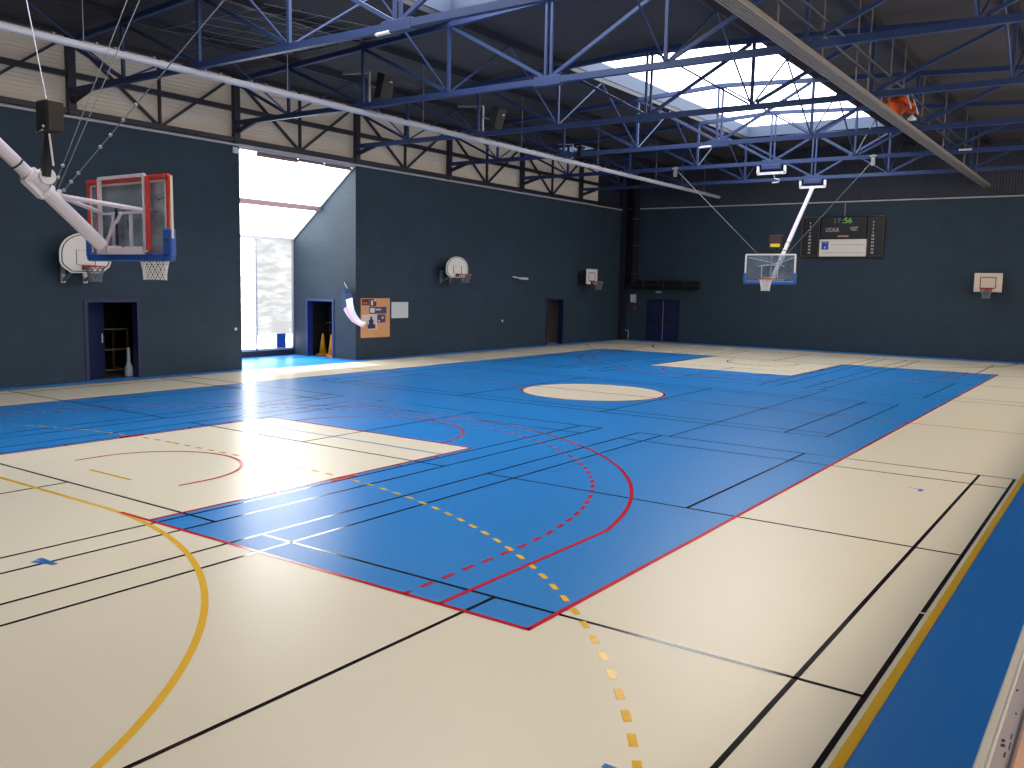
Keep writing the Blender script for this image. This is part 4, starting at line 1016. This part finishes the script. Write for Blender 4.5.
# ------------------------------------------------------------------ spectator parapet by the camera
pr = thing('spectator_parapet', 'grey coping of the spectator stand at the bottom right corner', 'parapet', (3.36, -3, 0))
obj('wall_panel', MB().box(3.38, 3.5, Y0+0.02, 30, 0.004, 1.04), 'parapet', pr)
cp = MB(); ys = (Y0+0.02, 30)
prof = [(3.355,1.04),(3.355,1.09),(3.362,1.1),(3.388,1.1),(3.392,1.104),(3.398,1.104),(3.402,1.1),(3.402,1.04)]
cp.loft([[(a, ys[0], b) for a, b in prof], [(a, ys[1], b) for a, b in prof]])
obj('coping', cp, 'parapet', pr, 'pale grey raised edge')
obj('ledge_top', MB().box(3.402, 3.9, Y0+0.02, 30, 1.04, 1.097), 'parapet2', pr, 'mauve-grey flat top with scuffs')
for (x, y, a, b) in ((3.418,-2.09,0.006,0.012),(3.421,-2.13,0.007,0.012),(3.413,-1.6,0.004,0.01),(3.432,-1.83,0.003,0.008),(3.434,-2.2,0.003,0.02),(3.441,-2.12,0.002,0.03),(3.438,-2.04,0.002,0.025)):
    obj('scuff', MB().rbox(x-a, x+a, y-b, y+b, 1.0972, 1.0985, 0.0004), 'scuff', pr)
obj('stand_floor', MB().box(3.9, XR-0.1, Y0+0.02, 30, 0.3, 0.4), 'parapet2', pr)
obj('rear_panel', MB().box(3.9, 4.0, Y0+0.02, 30, 0.4, 1.04), 'parapet', pr)
tag(obj('tan_strip', MB().rbox(3.462, 3.53, -6.5, -1.75, 1.098, 1.122, 0.01), 'tan_tone'), 'blurred tan strip lying on the stand ledge at the extreme bottom right corner', 'strip')  # plain tan slab on the ledge top

# glowing band added out of view on the stand side to warm the right-hand floor
w6 = thing('window_6', 'long unseen glowing band added in the wall behind the stand', 'window', (XR, 13, 4), kind='structure'); del w6['category']
obj('pane', MB().box(XR-0.04, XR-0.02, -6.5, 33, 3.4, 6.0), 'pane_added', w6)
fm = MB()
for y in range(-6, 34, 3): fm.box(XR-0.1, XR-0.04, y-0.04, y+0.04, 3.4, 6.0)
fm.box(XR-0.1, XR-0.04, -6.5, 33, 3.32, 3.4); fm.box(XR-0.1, XR-0.04, -6.5, 33, 6.0, 6.08)
obj('window_frame', fm, 'rail_white', w6)

# ------------------------------------------------------------------ light, world, camera
wd = bpy.data.worlds.new('sky'); SC.world = wd; wd.use_nodes = True
wd.node_tree.nodes['Background'].inputs[0].default_value = (0.75, 0.87, 1.0, 1); wd.node_tree.nodes['Background'].inputs[1].default_value = 1.0
su = bpy.data.lights.new('sun', 'SUN'); su.energy = 28; su.angle = math.radians(1.0); su.color = (1, 0.95, 0.86)
so = bpy.data.objects.new('sun', su); COL.objects.link(so)
sd = Vector((2.0, -0.6, -6.5)).normalized()
so.rotation_euler = sd.to_track_quat('-Z', 'Y').to_euler(); so.location = (-20, 14, 12)

cd = bpy.data.cameras.new('camera'); cam = bpy.data.objects.new('camera', cd); COL.objects.link(cam); SC.camera = cam
yaw, pitch, roll, fpx = -0.61087401, -0.11143035, 0.02070158, 888.9228
f = Vector((math.sin(yaw)*math.cos(pitch), math.cos(yaw)*math.cos(pitch), math.sin(pitch)))
r = f.cross(Vector((0,0,1))).normalized(); u = r.cross(f)
r_, u_ = r*math.cos(roll)+u*math.sin(roll), -r*math.sin(roll)+u*math.cos(roll)
mw = Matrix((( r_.x, u_.x, -f.x, 3.68820389), (r_.y, u_.y, -f.y, -5.55492815), (r_.z, u_.z, -f.z, 2.6669084), (0,0,0,1)))
cam.matrix_world = mw
cd.sensor_fit = 'HORIZONTAL'; cd.sensor_width = 36; cd.lens = fpx/1024*36; cd.clip_end = 200; cd.clip_start = 0.05
SC.view_settings.view_transform = 'Standard'; SC.view_settings.look = 'None'; SC.view_settings.gamma = 1; SC.view_settings.exposure = 0.40
SC.view_settings.use_curve_mapping = False
SC.cycles.use_denoising = True
SC.cycles.max_bounces = 8; SC.cycles.diffuse_bounces = 5; SC.cycles.glossy_bounces = 3; SC.cycles.transparent_max_bounces = 12
SC.cycles.sample_clamp_indirect = 6
